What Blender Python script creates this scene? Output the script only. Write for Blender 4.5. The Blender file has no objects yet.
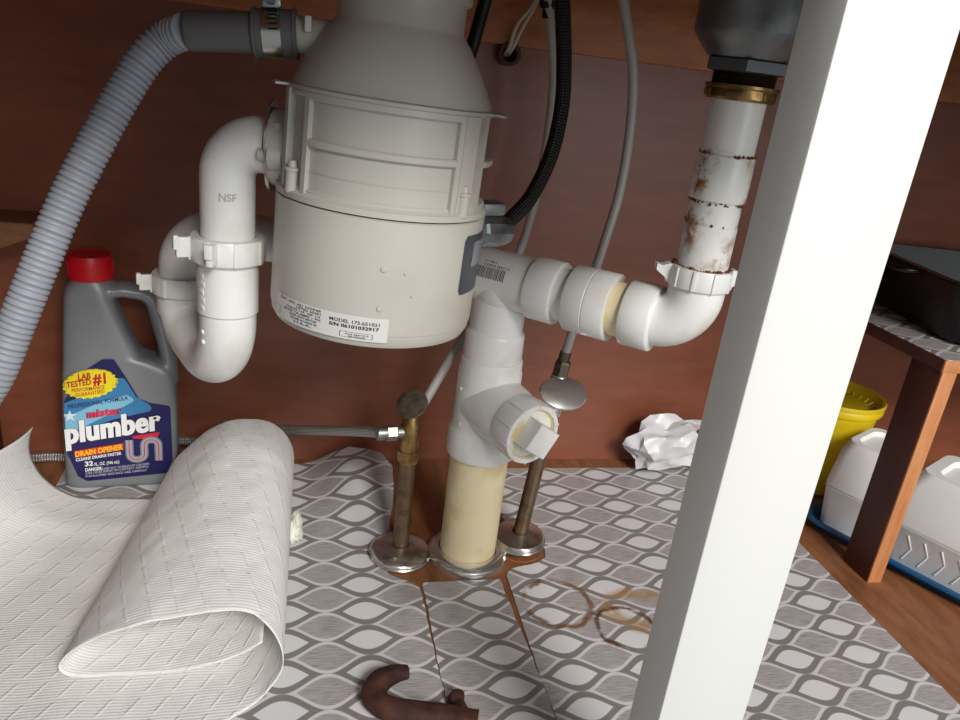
import bpy, bmesh, math, random
from mathutils import Vector as V, Matrix, noise
random.seed(7)
PI = math.pi
sc = bpy.context.scene
C = sc.collection

# ------------------------------------------------------------------ camera
cam = bpy.data.cameras.new('camera'); camo = bpy.data.objects.new('camera', cam); C.objects.link(camo)
RT, UP, FW = V((.97177, -.2061, .1148)), V((-.02996, .37487, .92659)), V((.234, .90388, -.35812))
m = Matrix((RT, UP, -FW)).transposed().to_4x4(); m.translation = V((0, 0, .5))
camo.matrix_world = m
cam.sensor_width = 36; cam.lens = 762.2 / 960 * 36; cam.clip_start = .02
sc.camera = camo

# ------------------------------------------------------------------ light
w = bpy.data.worlds.new('room'); sc.world = w; w.use_nodes = True
w.node_tree.nodes['Background'].inputs[0].default_value = (.90, .95, 1, 1)
w.node_tree.nodes['Background'].inputs[1].default_value = .36
def area(name, loc, at, size, power, col=(1, 1, 1)):
    l = bpy.data.lights.new(name, 'AREA'); l.size = size; l.energy = power; l.color = col
    o = bpy.data.objects.new(name, l); C.objects.link(o); o.location = loc
    o.rotation_euler = (V(at) - V(loc)).to_track_quat('-Z', 'Y').to_euler()
area('kitchen_lamp', (.70, -2.1, 2.10), (.15, .7, .1), .9, 104, (1, .975, .94))
area('kitchen_window', (1.7, -3.1, 1.05), (.15, .75, .2), 1.5, 42, (.95, .98, 1))
sc.view_settings.view_transform = 'Standard'; sc.view_settings.look = 'None'
sc.view_settings.exposure = -.10; sc.view_settings.gamma = 1; sc.view_settings.use_curve_mapping = False

# ------------------------------------------------------------------ materials
def lin(c):
    return tuple(((x / 255) / 12.92 if x / 255 <= .04045 else ((x / 255 + .055) / 1.055) ** 2.4) for x in c) + (1,)
class NT:
    def __init__(s, mat): s.t = mat.node_tree; s.n = s.t.nodes; s.b = s.n['Principled BSDF']
    def new(s, typ, **k):
        x = s.n.new(typ)
        for a, v in k.items(): setattr(x, a, v)
        return x
    def link(s, a, b): s.t.links.new(a, b)
    def math(s, op, a, b=None, c=None):
        x = s.new('ShaderNodeMath', operation=op)
        for i, v in enumerate((a, b, c)):
            if v is None: continue
            if isinstance(v, (int, float)): x.inputs[i].default_value = v
            else: s.link(v, x.inputs[i])
        return x.outputs[0]
    def mix(s, f, a, b):
        x = s.new('ShaderNodeMix', data_type='RGBA')
        for i, v in ((0, f), (6, a), (7, b)):
            if isinstance(v, (int, float)): x.inputs[i].default_value = v
            elif isinstance(v, tuple): x.inputs[i].default_value = v
            else: s.link(v, x.inputs[i])
        return x.outputs[2]
    def ramp(s, f, lo, hi):
        x = s.new('ShaderNodeMapRange'); x.inputs[1].default_value = lo; x.inputs[2].default_value = hi
        s.link(f, x.inputs[0]); return x.outputs[0]
    def noise(s, scale, detail=3, vec=None, rough=.5):
        x = s.new('ShaderNodeTexNoise'); x.inputs['Scale'].default_value = scale
        x.inputs['Detail'].default_value = detail; x.inputs['Roughness'].default_value = rough
        s.link(vec if vec else s.coord('Object'), x.inputs['Vector']); return x.outputs[0]
    def coord(s, k): return s.new('ShaderNodeTexCoord').outputs[k]
    def scaled(s, vec, sc3):
        x = s.new('ShaderNodeMapping'); x.inputs['Scale'].default_value = sc3; s.link(vec, x.inputs[0]); return x.outputs[0]
    def bump(s, h, strength=.3, dist=.001):
        x = s.new('ShaderNodeBump'); x.inputs['Strength'].default_value = strength; x.inputs['Distance'].default_value = dist
        s.link(h, x.inputs['Height']); s.link(x.outputs[0], s.b.inputs['Normal'])
MATS = {}
def mat(name, rgb, rough=.5, metal=0, dirt=None, dscale=40, dlo=.5, dhi=.75, bump=0, bscale=300, coat=0, spec=.5):
    if name in MATS: return MATS[name]
    M = bpy.data.materials.new(name); M.use_nodes = True; n = NT(M); MATS[name] = M
    n.b.inputs['Base Color'].default_value = lin(rgb); n.b.inputs['Roughness'].default_value = rough
    n.b.inputs['Metallic'].default_value = metal; n.b.inputs['Specular IOR Level'].default_value = spec
    n.b.inputs['Coat Weight'].default_value = coat
    if dirt:
        f = n.ramp(n.noise(dscale, 6), dlo, dhi)
        n.link(n.mix(f, lin(rgb), lin(dirt)), n.b.inputs['Base Color'])
    if bump: n.bump(n.noise(bscale, 4), bump, .001)
    return M
PVC = mat('pvc_white', (226, 225, 221), .32, dirt=(205, 200, 188), dscale=30, dlo=.5, dhi=.8)
PVCR = mat('pvc_rusty', (226, 225, 219), .35)
n = NT(PVCR)
f1 = n.ramp(n.noise(70, 8, rough=.7), .47, .60); f2 = n.ramp(n.noise(18, 4, vec=n.scaled(n.coord('Object'), (1.4, 1.4, .8))), .40, .52)
ez = n.new('ShaderNodeSeparateXYZ'); n.link(n.coord('Object'), ez.inputs[0])
zm = n.math('MULTIPLY', n.ramp(ez.outputs[2], .122, .108), n.ramp(ez.outputs[2], .0, .05))
n.link(n.mix(n.math('MULTIPLY', n.math('MULTIPLY', f1, f2), zm), lin((226, 225, 219)), lin((150, 92, 38))), n.b.inputs['Base Color'])
PVCY = mat('pvc_aged_yellow', (230, 214, 174), .4, dirt=(208, 182, 126), dscale=28)
RUSTC = mat('rust_crust', (112, 66, 26), .9, dirt=(52, 30, 14), dscale=200, bump=.8, bscale=400)
GREY = mat('disposal_paint', (184, 180, 170), .38, dirt=(174, 170, 159), dscale=12, spec=.4)
DARKG = mat('badge_grey', (58, 64, 70), .35)
CHROME = mat('chrome', (232, 232, 228), .18, .88)
CHROMEW = mat('chrome_worn', (206, 200, 190), .24, .92, dirt=(104, 86, 70), dscale=45, dlo=.45, dhi=.75)
PIPEB = mat('pipe_tarnished', (124, 104, 82), .42, .8, dirt=(72, 52, 38), dscale=60)
BRASS = mat('brass', (164, 136, 84), .36, .85, dirt=(104, 78, 44), dscale=80, dlo=.4, dhi=.65, bump=.3, bscale=200)
ZINC = mat('zinc_cast', (150, 156, 158), .38, .85, dirt=(110, 114, 114), dscale=60)
STEELD = mat('steel_dark', (128, 130, 130), .38, .8, dirt=(86, 88, 88), dscale=30)
STEELL = mat('steel_band', (190, 190, 182), .25, 1)
NUTG = mat('locknut_grey', (92, 96, 98), .5, .5)
TUBEG = mat('tube_grey', (178, 176, 169), .42)
BLACK = mat('black_rubber', (16, 16, 17), .45)
BLACKP = mat('black_plastic', (12, 12, 13), .28)
WHITEP = mat('post_white', (220, 219, 214), .42, bump=.12, bscale=140, spec=.35)
WIRE = mat('wire_cream', (196, 184, 160), .5)
REDP = mat('cap_red', (204, 14, 32), .4)
BOTG = mat('bottle_grey', (138, 140, 143), .36, .15, bump=.03)
YEL = mat('yellow_plastic', (232, 202, 30), .35)
FOAM = mat('foam_white', (232, 230, 226), .6, bump=.12, bscale=260)
BLUE = mat('tray_blue', (22, 82, 128), .3)
RUST = mat('rust_iron', (86, 48, 36), .75, .25, dirt=(50, 26, 20), dscale=60, dlo=.35, dhi=.65, bump=.6, bscale=130)
TISS = mat('tissue', (226, 228, 208), .8)
INK = mat('ink_dark', (48, 50, 62), .6)
STICK = mat('sticker_silver', (206, 204, 200), .4)
HOLE = mat('hole_dark', (10, 7, 6), .9)

def wood(name, a, b, scale, rough=.45, bump=.1, spec=.5):
    M = mat(name, a, rough, spec=spec); n = NT(M)
    g = n.noise(8, 6, vec=n.scaled(n.coord('Object'), scale), rough=.65)
    n.link(n.mix(n.ramp(g, .3, .72), lin(a), lin(b)), n.b.inputs['Base Color']); n.bump(g, bump, .001); return M
WALL = wood('wall_brown', (138, 80, 56), (120, 66, 46), (1.5, 1, 6), .40, .03, .55)
RAIL = wood('rail_wood', (190, 122, 72), (150, 88, 50), (2, 8, 8), .5)
FLOORW = wood('floor_brown', (158, 104, 66), (110, 66, 42), (10, 2, 4), .5)
SHELFD = wood('shelf_brown', (86, 46, 36), (66, 34, 27), (4, 4, 1), .5)
RAWED = wood('raw_edge', (206, 142, 92), (176, 108, 62), (12, 12, 2), .6)
TANW = wood('tan_wood', (150, 104, 70), (112, 72, 48), (3, 10, 10), .6)

def liner_mat(name, stains):
    M = mat(name, (200, 198, 200), .34, spec=.45); n = NT(M)
    uv = n.new('ShaderNodeUVMap', uv_map='UVMap').outputs[0]
    s = n.new('ShaderNodeSeparateXYZ'); n.link(uv, s.inputs[0]); u, v = s.outputs[0], s.outputs[1]
    dx = n.math('SUBTRACT', n.math('FRACT', n.math('DIVIDE', u, .0755)), .5)
    dy = n.math('ABSOLUTE', n.math('SUBTRACT', n.math('FRACT', n.math('DIVIDE', v, .039)), .5))
    h = n.math('MULTIPLY', n.math('ADD', n.math('COSINE', n.math('MULTIPLY', dx, 2 * PI)), 1), .25)
    q = n.math('SUBTRACT', dy, h)
    def st(x): return n.ramp(q, x - .012, x + .012)
    streak = n.noise(1, 4, vec=n.scaled(uv, (60, 1400, 1)), rough=.6)
    brushed = n.mix(n.ramp(streak, .38, .62), lin((190, 184, 184)), lin((146, 140, 138)))
    col = n.mix(st(-.185), lin((222, 221, 222)), lin((134, 130, 126)))
    col = n.mix(st(.0), col, lin((214, 212, 213)))
    col = n.mix(st(.10), col, brushed)
    if stains:
        p = n.new('ShaderNodeNewGeometry').outputs['Position']
        wob = n.noise(60, 4, vec=p)
        def ring(cx, cy, r, wd, ax=1.0):
            e = n.new('ShaderNodeSeparateXYZ'); n.link(p, e.inputs[0])
            a = n.math('MULTIPLY', n.math('SUBTRACT', e.outputs[0], cx), ax); b = n.math('SUBTRACT', e.outputs[1], cy)
            d = n.math('SQRT', n.math('ADD', n.math('MULTIPLY', a, a), n.math('MULTIPLY', b, b)))
            d = n.math('ADD', d, n.math('MULTIPLY', n.math('SUBTRACT', wob, .5), .014))
            dd = n.math('ABSOLUTE', n.math('SUBTRACT', d, r))
            return n.math('SUBTRACT', 1, n.ramp(dd, wd * .3, wd))
        patch = n.ramp(n.noise(45, 5, vec=p), .34, .5)
        k = n.math('MULTIPLY', ring(.266, .594, .035, .0045), patch)
        col = n.mix(n.math('MULTIPLY', k, .85), col, lin((112, 74, 34)))
        k = n.math('MULTIPLY', ring(.352, .578, .026, .012, .8), patch)
        col = n.mix(n.math('MULTIPLY', k, .7), col, lin((168, 128, 74)))
        k = n.math('MULTIPLY', ring(.325, .552, .030, .0040), patch)
        col = n.mix(n.math('MULTIPLY', k, .9), col, lin((92, 58, 30)))
        k = ring(.437, .497, .0, .007, 2.2)
        col = n.mix(n.math('MULTIPLY', k, .7), col, lin((44, 128, 122)))
    n.link(col, n.b.inputs['Base Color']); n.bump(n.noise(500, 2, vec=uv), .05); return M
LIN1 = liner_mat('liner_print', False); LIN2 = liner_mat('liner_print_stained', True)

def braid_mat(name, a, b, metal, nu, pitch, rough):
    M = mat(name, a, rough, metal); n = NT(M)
    uv = n.new('ShaderNodeUVMap', uv_map='UVMap').outputs[0]; s = n.new('ShaderNodeSeparateXYZ'); n.link(uv, s.inputs[0])
    uu = n.math('MULTIPLY', s.outputs[0], nu); vv = n.math('DIVIDE', s.outputs[1], pitch)
    x = n.math('SINE', n.math('MULTIPLY', n.math('ADD', uu, vv), 2 * PI)); y = n.math('SINE', n.math('MULTIPLY', n.math('SUBTRACT', uu, vv), 2 * PI))
    h = n.math('MULTIPLY', x, y); n.link(n.mix(n.ramp(h, -.6, .6), lin(b), lin(a)), n.b.inputs['Base Color'])
    n.bump(h, .6, .0008); return M
BRAID = braid_mat('steel_braid', (214, 213, 208), (120, 118, 112), .6, 10, .006, .32)
BBRAID = braid_mat('black_braid', (28, 28, 30), (7, 7, 8), .1, 10, .005, .35)

TOWEL = mat('paper_towel', (234, 232, 228), .85, spec=.1); n = NT(TOWEL)
uv = n.new('ShaderNodeUVMap', uv_map='UVMap').outputs[0]; s = n.new('ShaderNodeSeparateXYZ'); n.link(uv, s.inputs[0])
wv = n.noise(16, 2, vec=uv)
vv = n.math('ADD', s.outputs[1], n.math('MULTIPLY', wv, .006))
rid = n.math('SINE', n.math('MULTIPLY', vv, 2 * PI / .0030))
# zigzag embossed dashes: diagonal strokes on a staggered grid
row = n.math('FLOOR', n.math('DIVIDE', s.outputs[1], .022))
us = n.math('ADD', s.outputs[0], n.math('MULTIPLY', row, .0105))
fx = n.math('SUBTRACT', n.math('FRACT', n.math('DIVIDE', us, .021)), .5); fy = n.math('SUBTRACT', n.math('FRACT', n.math('DIVIDE', s.outputs[1], .022)), .5)
d1 = n.math('ABSOLUTE', n.math('SUBTRACT', fx, n.math('MULTIPLY', fy, .55)))
dash = n.math('MULTIPLY', n.math('SUBTRACT', 1, n.ramp(d1, .02, .09)), n.math('SUBTRACT', 1, n.ramp(n.math('ABSOLUTE', fy), .30, .40)))
d2 = n.math('ABSOLUTE', n.math('SUBTRACT', fy, n.math('MULTIPLY', fx, .25)))
dash2 = n.math('MULTIPLY', n.math('SUBTRACT', 1, n.ramp(d2, .02, .07)), n.math('SUBTRACT', 1, n.ramp(n.math('ABSOLUTE', n.math('ADD', fx, .2)), .12, .2)))
hgt = n.math('ADD', n.math('MULTIPLY', rid, .14), n.math('MULTIPLY', dash, .75))
hgt = n.math('ADD', hgt, n.math('MULTIPLY', n.noise(90, 4, vec=uv), .8))
n.bump(hgt, .55, .0012)
n.b.inputs['Subsurface Weight'].default_value = 0

BAG = mat('bag_film', (214, 212, 214), .28, spec=.6, bump=.25, bscale=40)

# ------------------------------------------------------------------ mesh helpers
ROOT = {}
def link(name, bm, material, parent=None, loc=(0, 0, 0), smooth=True, xf=None, flat_angle=35):
    if xf is not None:
        if xf is TILT:
            for v in bm.verts: v.co = V((DC.x + (v.co.x - DC.x) * .958, DC.y + (v.co.y - DC.y) * .958, zmap(v.co.z)))
        bm.transform(xf)
    r = ROOT[parent] if parent else V(loc)
    bm.transform(Matrix.Translation(-r))
    bmesh.ops.recalc_face_normals(bm, faces=bm.faces) if not bm.faces.layers.int.get('keep') else None
    me = bpy.data.meshes.new(name); bm.to_mesh(me); bm.free()
    if smooth:
        me.shade_smooth() if hasattr(me, 'shade_smooth') else None
        try: me.set_sharp_from_angle(angle=math.radians(flat_angle))
        except Exception: pass
    me.materials.append(material)
    o = bpy.data.objects.new(name, me); C.objects.link(o)
    if parent: o.parent = parent
    else: o.location = r
    ROOT[o] = r.copy()
    return o
def tag(o, label, cat, group=None):
    o['label'] = label; o['category'] = cat
    if group: o['group'] = group
    return o
def thing(name, label, cat, loc, group=None):
    o = bpy.data.objects.new(name, None); C.objects.link(o); o.location = loc; o.empty_display_size = .02
    ROOT[o] = V(loc); return tag(o, label, cat, group)
def struct(o, label=None):
    o['kind'] = 'structure'
    if label: o['label'] = label
    return o
def NB(): return bmesh.new()
def basis(d, up=V((0, 0, 1))):
    d = V(d).normalized()
    if abs(d.dot(up)) > .99: up = V((0, 1, 0))
    x = up.cross(d).normalized(); y = d.cross(x); return x, y, d
def lathe(bm, prof, org=(0, 0, 0), d=(0, 0, 1), seg=48, up=V((0, 0, 1)), poly=None):
    """prof: list of (radius, height). closed with caps where radius > 0 at the ends."""
    x, y, z = basis(d, up); org = V(org); rings = []
    for r, h in prof:
        if r < 1e-6: rings.append([bm.verts.new(org + z * h)])
        else: rings.append([bm.verts.new(org + z * h + (x * math.cos(2 * PI * i / seg) + y * math.sin(2 * PI * i / seg)) * r) for i in range(seg)])
    for a, b in zip(rings, rings[1:]):
        for i in range(seg):
            j = (i + 1) % seg
            if len(a) == 1 and len(b) == 1: continue
            if len(a) == 1: bm.faces.new((a[0], b[i], b[j]))
            elif len(b) == 1: bm.faces.new((a[i], a[j], b[0]))
            else: bm.faces.new((a[i], a[j], b[j], b[i]))
    if len(rings[0]) > 1: bm.faces.new(rings[0][::-1])
    if len(rings[-1]) > 1: bm.faces.new(rings[-1])
    return bm
def ring_lathe(bm, prof, org, d=(0, 0, 1), seg=48, up=V((0, 0, 1))):
    """closed profile loop -> torus-like solid (nuts, collars, rims)"""
    x, y, z = basis(d, up); org = V(org); rings = []
    for r, h in prof:
        rings.append([bm.verts.new(org + z * h + (x * math.cos(2 * PI * i / seg) + y * math.sin(2 * PI * i / seg)) * r) for i in range(seg)])
    for k in range(len(rings)):
        a, b = rings[k], rings[(k + 1) % len(rings)]
        for i in range(seg):
            j = (i + 1) % seg; bm.faces.new((a[i], a[j], b[j], b[i]))
    return bm
def spline(pts, nper=10):
    pts = [V(p) for p in pts]; P = [pts[0] * 2 - pts[1]] + pts + [pts[-1] * 2 - pts[-2]]; out = []
    for i in range(1, len(P) - 2):
        for k in range(nper):
            t = k / nper; a, b, c, d = P[i - 1], P[i], P[i + 1], P[i + 2]
            out.append(.5 * ((2 * b) + (c - a) * t + (2 * a - 5 * b + 4 * c - d) * t * t + (3 * b - a - 3 * c + d) * t ** 3))
    out.append(pts[-1]); return out
def bend(pts, rad, n=10):
    """polyline with rounded corners"""
    pts = [V(p) for p in pts]; out = [pts[0]]
    for i in range(1, len(pts) - 1):
        a = (pts[i - 1] - pts[i]); b = (pts[i + 1] - pts[i]); la, lb = a.length, b.length; a.normalize(); b.normalize()
        ang = a.angle(b); t = min(rad / math.tan(ang / 2), la * .98, lb * .98); r = t * math.tan(ang / 2)
        c = pts[i] + (a + b).normalized() * (r / math.sin(ang / 2)); s0 = pts[i] + a * t - c; s1 = pts[i] + b * t - c
        tot = s0.angle(s1); ax = s0.cross(s1).normalized()
        for k in range(n + 1): out.append(c + Matrix.Rotation(tot * k / n, 3, ax) @ s0)
    out.append(pts[-1]); return out
def resample(pts, step):
    L = [0]
    for a, b in zip(pts, pts[1:]): L.append(L[-1] + (b - a).length)
    n = max(2, int(L[-1] / step)); out = []; k = 0
    for i in range(n + 1):
        s = L[-1] * i / n
        while k < len(L) - 2 and L[k + 1] < s: k += 1
        t = (s - L[k]) / max(1e-9, L[k + 1] - L[k]); out.append(pts[k].lerp(pts[k + 1], min(1, t)))
    return out
def tube(bm, pts, rad, seg=20, caps=True, up=V((0, 0, 1))):
    pts = [V(p) for p in pts]; n = len(pts); uvl = bm.loops.layers.uv.get('UVMap') or bm.loops.layers.uv.new('UVMap')
    tg = [((pts[min(i + 1, n - 1)] - pts[max(i - 1, 0)]).normalized()) for i in range(n)]
    x, y, _ = basis(tg[0], up); rings = []; L = 0; Ls = []
    for i in range(n):
        if i:
            L += (pts[i] - pts[i - 1]).length
            q = tg[i - 1].rotation_difference(tg[i]); x = q @ x; y = q @ y
        Ls.append(L); r = rad[i] if isinstance(rad, list) else (rad(L) if callable(rad) else rad)
        rings.append([bm.verts.new(pts[i] + (x * math.cos(2 * PI * k / seg) + y * math.sin(2 * PI * k / seg)) * r) for k in range(seg)])
    for i in range(n - 1):
        for k in range(seg):
            j = (k + 1) % seg; f = bm.faces.new((rings[i][k], rings[i][j], rings[i + 1][j], rings[i + 1][k]))
            for lp, (a, b) in zip(f.loops, ((k, i), (k + 1, i), (k + 1, i + 1), (k, i + 1))): lp[uvl].uv = (a / seg, Ls[b])
    if caps: bm.faces.new(rings[0][::-1]); bm.faces.new(rings[-1])
    return bm
def box(bm, lo, hi, bev=0, rot=None, org=None):
    r = bmesh.ops.create_cube(bm, size=1); vs = r['verts']; lo, hi = V(lo), V(hi)
    for v in vs: v.co = V((lo[i] + (v.co[i] + .5) * (hi[i] - lo[i]) for i in range(3)))
    if bev:
        es = list({e for v in vs for e in v.link_edges})
        g = bmesh.ops.bevel(bm, geom=es, offset=bev, segments=2, affect='EDGES', profile=.5)
        vs = list({v for f in g['faces'] for v in f.verts} | {v for v in vs if v.is_valid})
    if rot: bmesh.ops.rotate(bm, verts=[v for v in vs if v.is_valid], cent=org or (lo + hi) / 2, matrix=rot)
    return bm
def obox(bm, c, ax, size, bev=0):
    """oriented box: centre, (x,y,z) axes, size"""
    tmp = NB(); box(tmp, V(size) * -.5, V(size) * .5, bev)
    M = Matrix((ax[0], ax[1], ax[2])).transposed().to_4x4(); M.translation = V(c); tmp.transform(M)
    me = bpy.data.meshes.new('t'); tmp.to_mesh(me); tmp.free(); bm.from_mesh(me); bpy.data.meshes.remove(me); return bm
def arcbox(bm, c, r0, r1, z0, z1, a0, a1, n=None, bev=0):
    """box bent around a vertical axis; angles in degrees, 0 = the side that faces the room"""
    n = n or max(2, int(abs(a1 - a0) / 4)); R = []
    for i in range(n + 1):
        a = math.radians(a0 + (a1 - a0) * i / n - 95.2); d = V((math.cos(a), math.sin(a), 0)); c0 = V((c[0], c[1], 0))
        R.append([bm.verts.new(c0 + d * r + V((0, 0, z))) for r, z in ((r0, z0), (r1 - bev, z0), (r1, z0 + bev), (r1, z1 - bev), (r1 - bev, z1), (r0, z1))])
    m = len(R[0])
    for a, b in zip(R, R[1:]):
        for k in range(m): bm.faces.new((a[k], a[(k + 1) % m], b[(k + 1) % m], b[k]))
    bm.faces.new(R[0][::-1]); bm.faces.new(R[-1]); return bm
def prism(bm, poly, z0, z1):
    a = [bm.verts.new((x, y, z0)) for x, y in poly]; b = [bm.verts.new((x, y, z1)) for x, y in poly]
    n = len(poly); bm.faces.new(a[::-1]); bm.faces.new(b)
    for i in range(n): bm.faces.new((a[i], a[(i + 1) % n], b[(i + 1) % n], b[i]))
    return bm
def text_bm(s, h, bold=0.0, sx=1.0, align='LEFT', depth=0, shear=0):
    cu = bpy.data.curves.new('t', 'FONT'); cu.body = s; cu.size = 1; cu.align_x = align; cu.resolution_u = 3; cu.offset = min(bold, .028); cu.space_character = 1 + bold * 1.2
    o = bpy.data.objects.new('t', cu); C.objects.link(o)
    dg = bpy.context.evaluated_depsgraph_get(); me = bpy.data.meshes.new_from_object(o.evaluated_get(dg))
    bm = NB()
    for k, dx in enumerate((-1, 1, 0) if bold > .025 else (0,)):        # strokes thickened sideways by overprinting
        n0 = len(bm.verts); bm.from_mesh(me); bm.verts.ensure_lookup_table()
        for v in bm.verts[n0:]: v.co.x += dx * bold * .55; v.co.z = k * 3e-5
    bpy.data.meshes.remove(me); bpy.data.objects.remove(o); bpy.data.curves.remove(cu)
    k = h / .72
    for v in bm.verts: v.co.x *= k * sx; v.co.y *= k
    return bm
def fit_w(bm, width):
    xs = [v.co.x for v in bm.verts]; a, b = min(xs), max(xs)
    for v in bm.verts: v.co.x = (v.co.x - a) / (b - a) * width
    return bm
def mapped(bm, fn):
    for v in bm.verts: v.co = fn(v.co.x, v.co.y, v.co.z)
    return bm

# ------------------------------------------------------------------ the cabinet
YB = .894
bm = NB(); box(bm, (-.345, YB, -.03), (1.3, YB + .02, .66)); struct(link('wall_back', bm, WALL, smooth=False))
bm = NB(); box(bm, (-.365, .30, -.03), (-.345, YB + .02, .66)); struct(link('wall_left', bm, WALL, smooth=False))
bm = NB(); box(bm, (1.28, .30, -.03), (1.3, YB, .66)); struct(link('wall_right', bm, WALL, smooth=False))
bm = NB(); box(bm, (-.345, .28, -.02), (1.28, YB, 0)); struct(link('floor', bm, FLOORW, smooth=False))
bm = NB(); box(bm, (-.365, .28, .60), (1.3, YB + .02, .64)); struct(link('ceiling', bm, TANW, smooth=False))
bm = NB(); box(bm, (-.34, YB - .016, .5245), (1.27, YB, .60), .001); struct(link('trim_1', bm, RAIL), 'orange-brown wooden rail along the top of the back wall')
bm = NB(); box(bm, (.2105, .30, -.02), (.2675, .3315, .60), .0015); struct(link('trim_2', bm, WHITEP), 'white painted upright stile at the cabinet front')
bm = NB(); box(bm, (-.365, .30, .553), (.2105, .32, .60), .001); struct(link('trim_3', bm, WHITEP), 'unseen white top rail of the cabinet front, set low to shade the inside')  # out of view; lowered to darken the upper part of the interior
bm = NB(); box(bm, (.2675, .30, .553), (1.3, .32, .60), .001); struct(link('trim_4', bm, WHITEP), 'unseen white top rail of the cabinet front, right opening, set low to shade the inside')  # also out of view, dropped to the same height for its shade
bm = NB(); box(bm, (-.365, .30, -.02), (-.215, .32, .553), .001); struct(link('trim_6', bm, WHITEP), 'unseen white left stile, added to darken the left inside of the cabinet')  # added out of view to keep light off the left wall
# vertical dark strip standing in for the narrow dark gap in the left corner
bm = NB(); box(bm, (-.3425, YB - .012, .0), (-.334, YB, .52), .0008); struct(link('trim_5', bm, SHELFD), 'dark strip standing in for the dark gap in the left rear corner')

# corner cleat, upper left
bm = NB()
poly = [(-.344, .252), (-.344, .301), (-.262, .301), (-.262, .287)]
a = [bm.verts.new((x, .835, z)) for x, z in poly]; b = [bm.verts.new((x, YB - .0005, z)) for x, z in poly]
bm.faces.new(a); bm.faces.new(b[::-1])
for i in range(4): bm.faces.new((a[i], a[(i + 1) % 4], b[(i + 1) % 4], b[i]))
bmesh.ops.bevel(bm, geom=bm.edges[:], offset=.001, segments=1, affect='EDGES')
tag(link('corner_cleat', bm, TANW, loc=(-.30, .86, .252)), 'tan wooden corner cleat with a sloping underside, behind the grey hose', 'cleat')

# ------------------------------------------------------------------ shelf liner
LT = .0009
liner = thing('shelf_liner', 'grey and white ogee-patterned shelf liner covering the cabinet floor', 'liner', (.2, .6, 0))
def curve(tab):
    def f(y):
        if y <= tab[0][0]: return tab[0][1]
        for (a, b), (c, d) in zip(tab, tab[1:]):
            if y <= c:
                t = (y - a) / (c - a); t = t * t * (3 - 2 * t) * .5 + t * .5; return b + (d - b) * t
        return tab[-1][1]
    return f
def sheet(name, xl, xr, y0, y1, zf, off, material, nx, ny):
    """sheet between the outlines xl(y) and xr(y), printed with the ogee pattern"""
    bm = NB(); uvl = bm.loops.layers.uv.new('UVMap'); g = []
    for j in range(ny + 1):
        y = y0 + (y1 - y0) * j / ny; a, b = xl(y), xr(y)
        g.append([bm.verts.new((a + (b - a) * i / nx, y, zf(a + (b - a) * i / nx, y))) for i in range(nx + 1)])
    for j in range(ny):
        for i in range(nx):
            f = bm.faces.new((g[j][i], g[j][i + 1], g[j + 1][i + 1], g[j + 1][i]))
            for lp in f.loops: lp[uvl].uv = (lp.vert.co.x - off[0], lp.vert.co.y - off[1])
    return link(name, bm, material, liner, flat_angle=180)
WX, WY = .328 - .0755 / 2 - .0755 * 10, .6141 - .0195 - .039 * 30     # a white eye sits at (.328, .6141)
def slit1(y): return .1305 + max(0, (y - .48)) * .000 - max(0, (y - .56)) * .02 + .003 * math.sin(y * 30)
def curlz(x, y):
    # the left sheet lifts off the floor towards the back, beside the supply pipe
    k = max(0, min(1, (y - .70) / .15)); k = k * k * (3 - 2 * k)
    e = max(0, min(1, (x - .006) / .09)); e = e * e * (3 - 2 * e)
    z = .030 * k * e + .005 * k * (math.sin(x * 70 + y * 20) * .5 + .5) * min(1, max(0, (x - .008) * 14))
    w = .0022 * max(0, noise.noise(V((x * 14, y * 9, 2)))) * min(1, max(0, (x - .008) * 10))
    w += .004 * math.exp(-((x - .118) / .012) ** 2 - ((y - .60) / .03) ** 2)
    return LT + z + w
LOFFX, LOFFY = .072 - .0755 / 2 - .0755 * 10, .5566 - .0195 - .039 * 30
wob = lambda y: .0012 * noise.noise(V((y * 60, 3, 1)))
lr = curve([(.32, .1305), (.50, .1305), (.625, .1285), (.634, .124), (.640, .112), (.650, .100), (.668, .093), (.70, .095), (.73, .108), (.78, .117), (.82, .119), (.85, .108), (.88, .070)])
sheet('liner_sheet', lambda y: -.262, lambda y: lr(y) + wob(y), .32, .880, curlz, (LOFFX, LOFFY), LIN1, 120, 200)
cl = curve([(.32, .1310), (.50, .1310), (.634, .1325)]); cr = curve([(.32, .2197), (.50, .2197), (.634, .2150)])
sheet('liner_strip', lambda y: cl(y) + wob(y), lambda y: cr(y) + wob(y + 1), .32, .634, lambda x, y: LT + .0003 + .0012 * max(0, noise.noise(V((x * 20, y * 12, 7)))), (.1915 - .0755 / 2 - .0755 * 10, .5654 - .0195 - .039 * 30), LIN1, 40, 120)
rl = curve([(.32, .2202), (.50, .2202), (.640, .2235), (.650, .229), (.655, .243), (.659, .262), (.670, .276), (.688, .280), (.704, .273), (.714, .256), (.722, .246), (.79, .245), (.867, .266)])
sheet('liner_sheet', lambda y: rl(y) + wob(y + 2), lambda y: .608, .32, .867, lambda x, y: LT + .0010 * max(0, noise.noise(V((x * 13, y * 10, 5)))), (WX, WY), LIN2, 90, 180)

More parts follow.
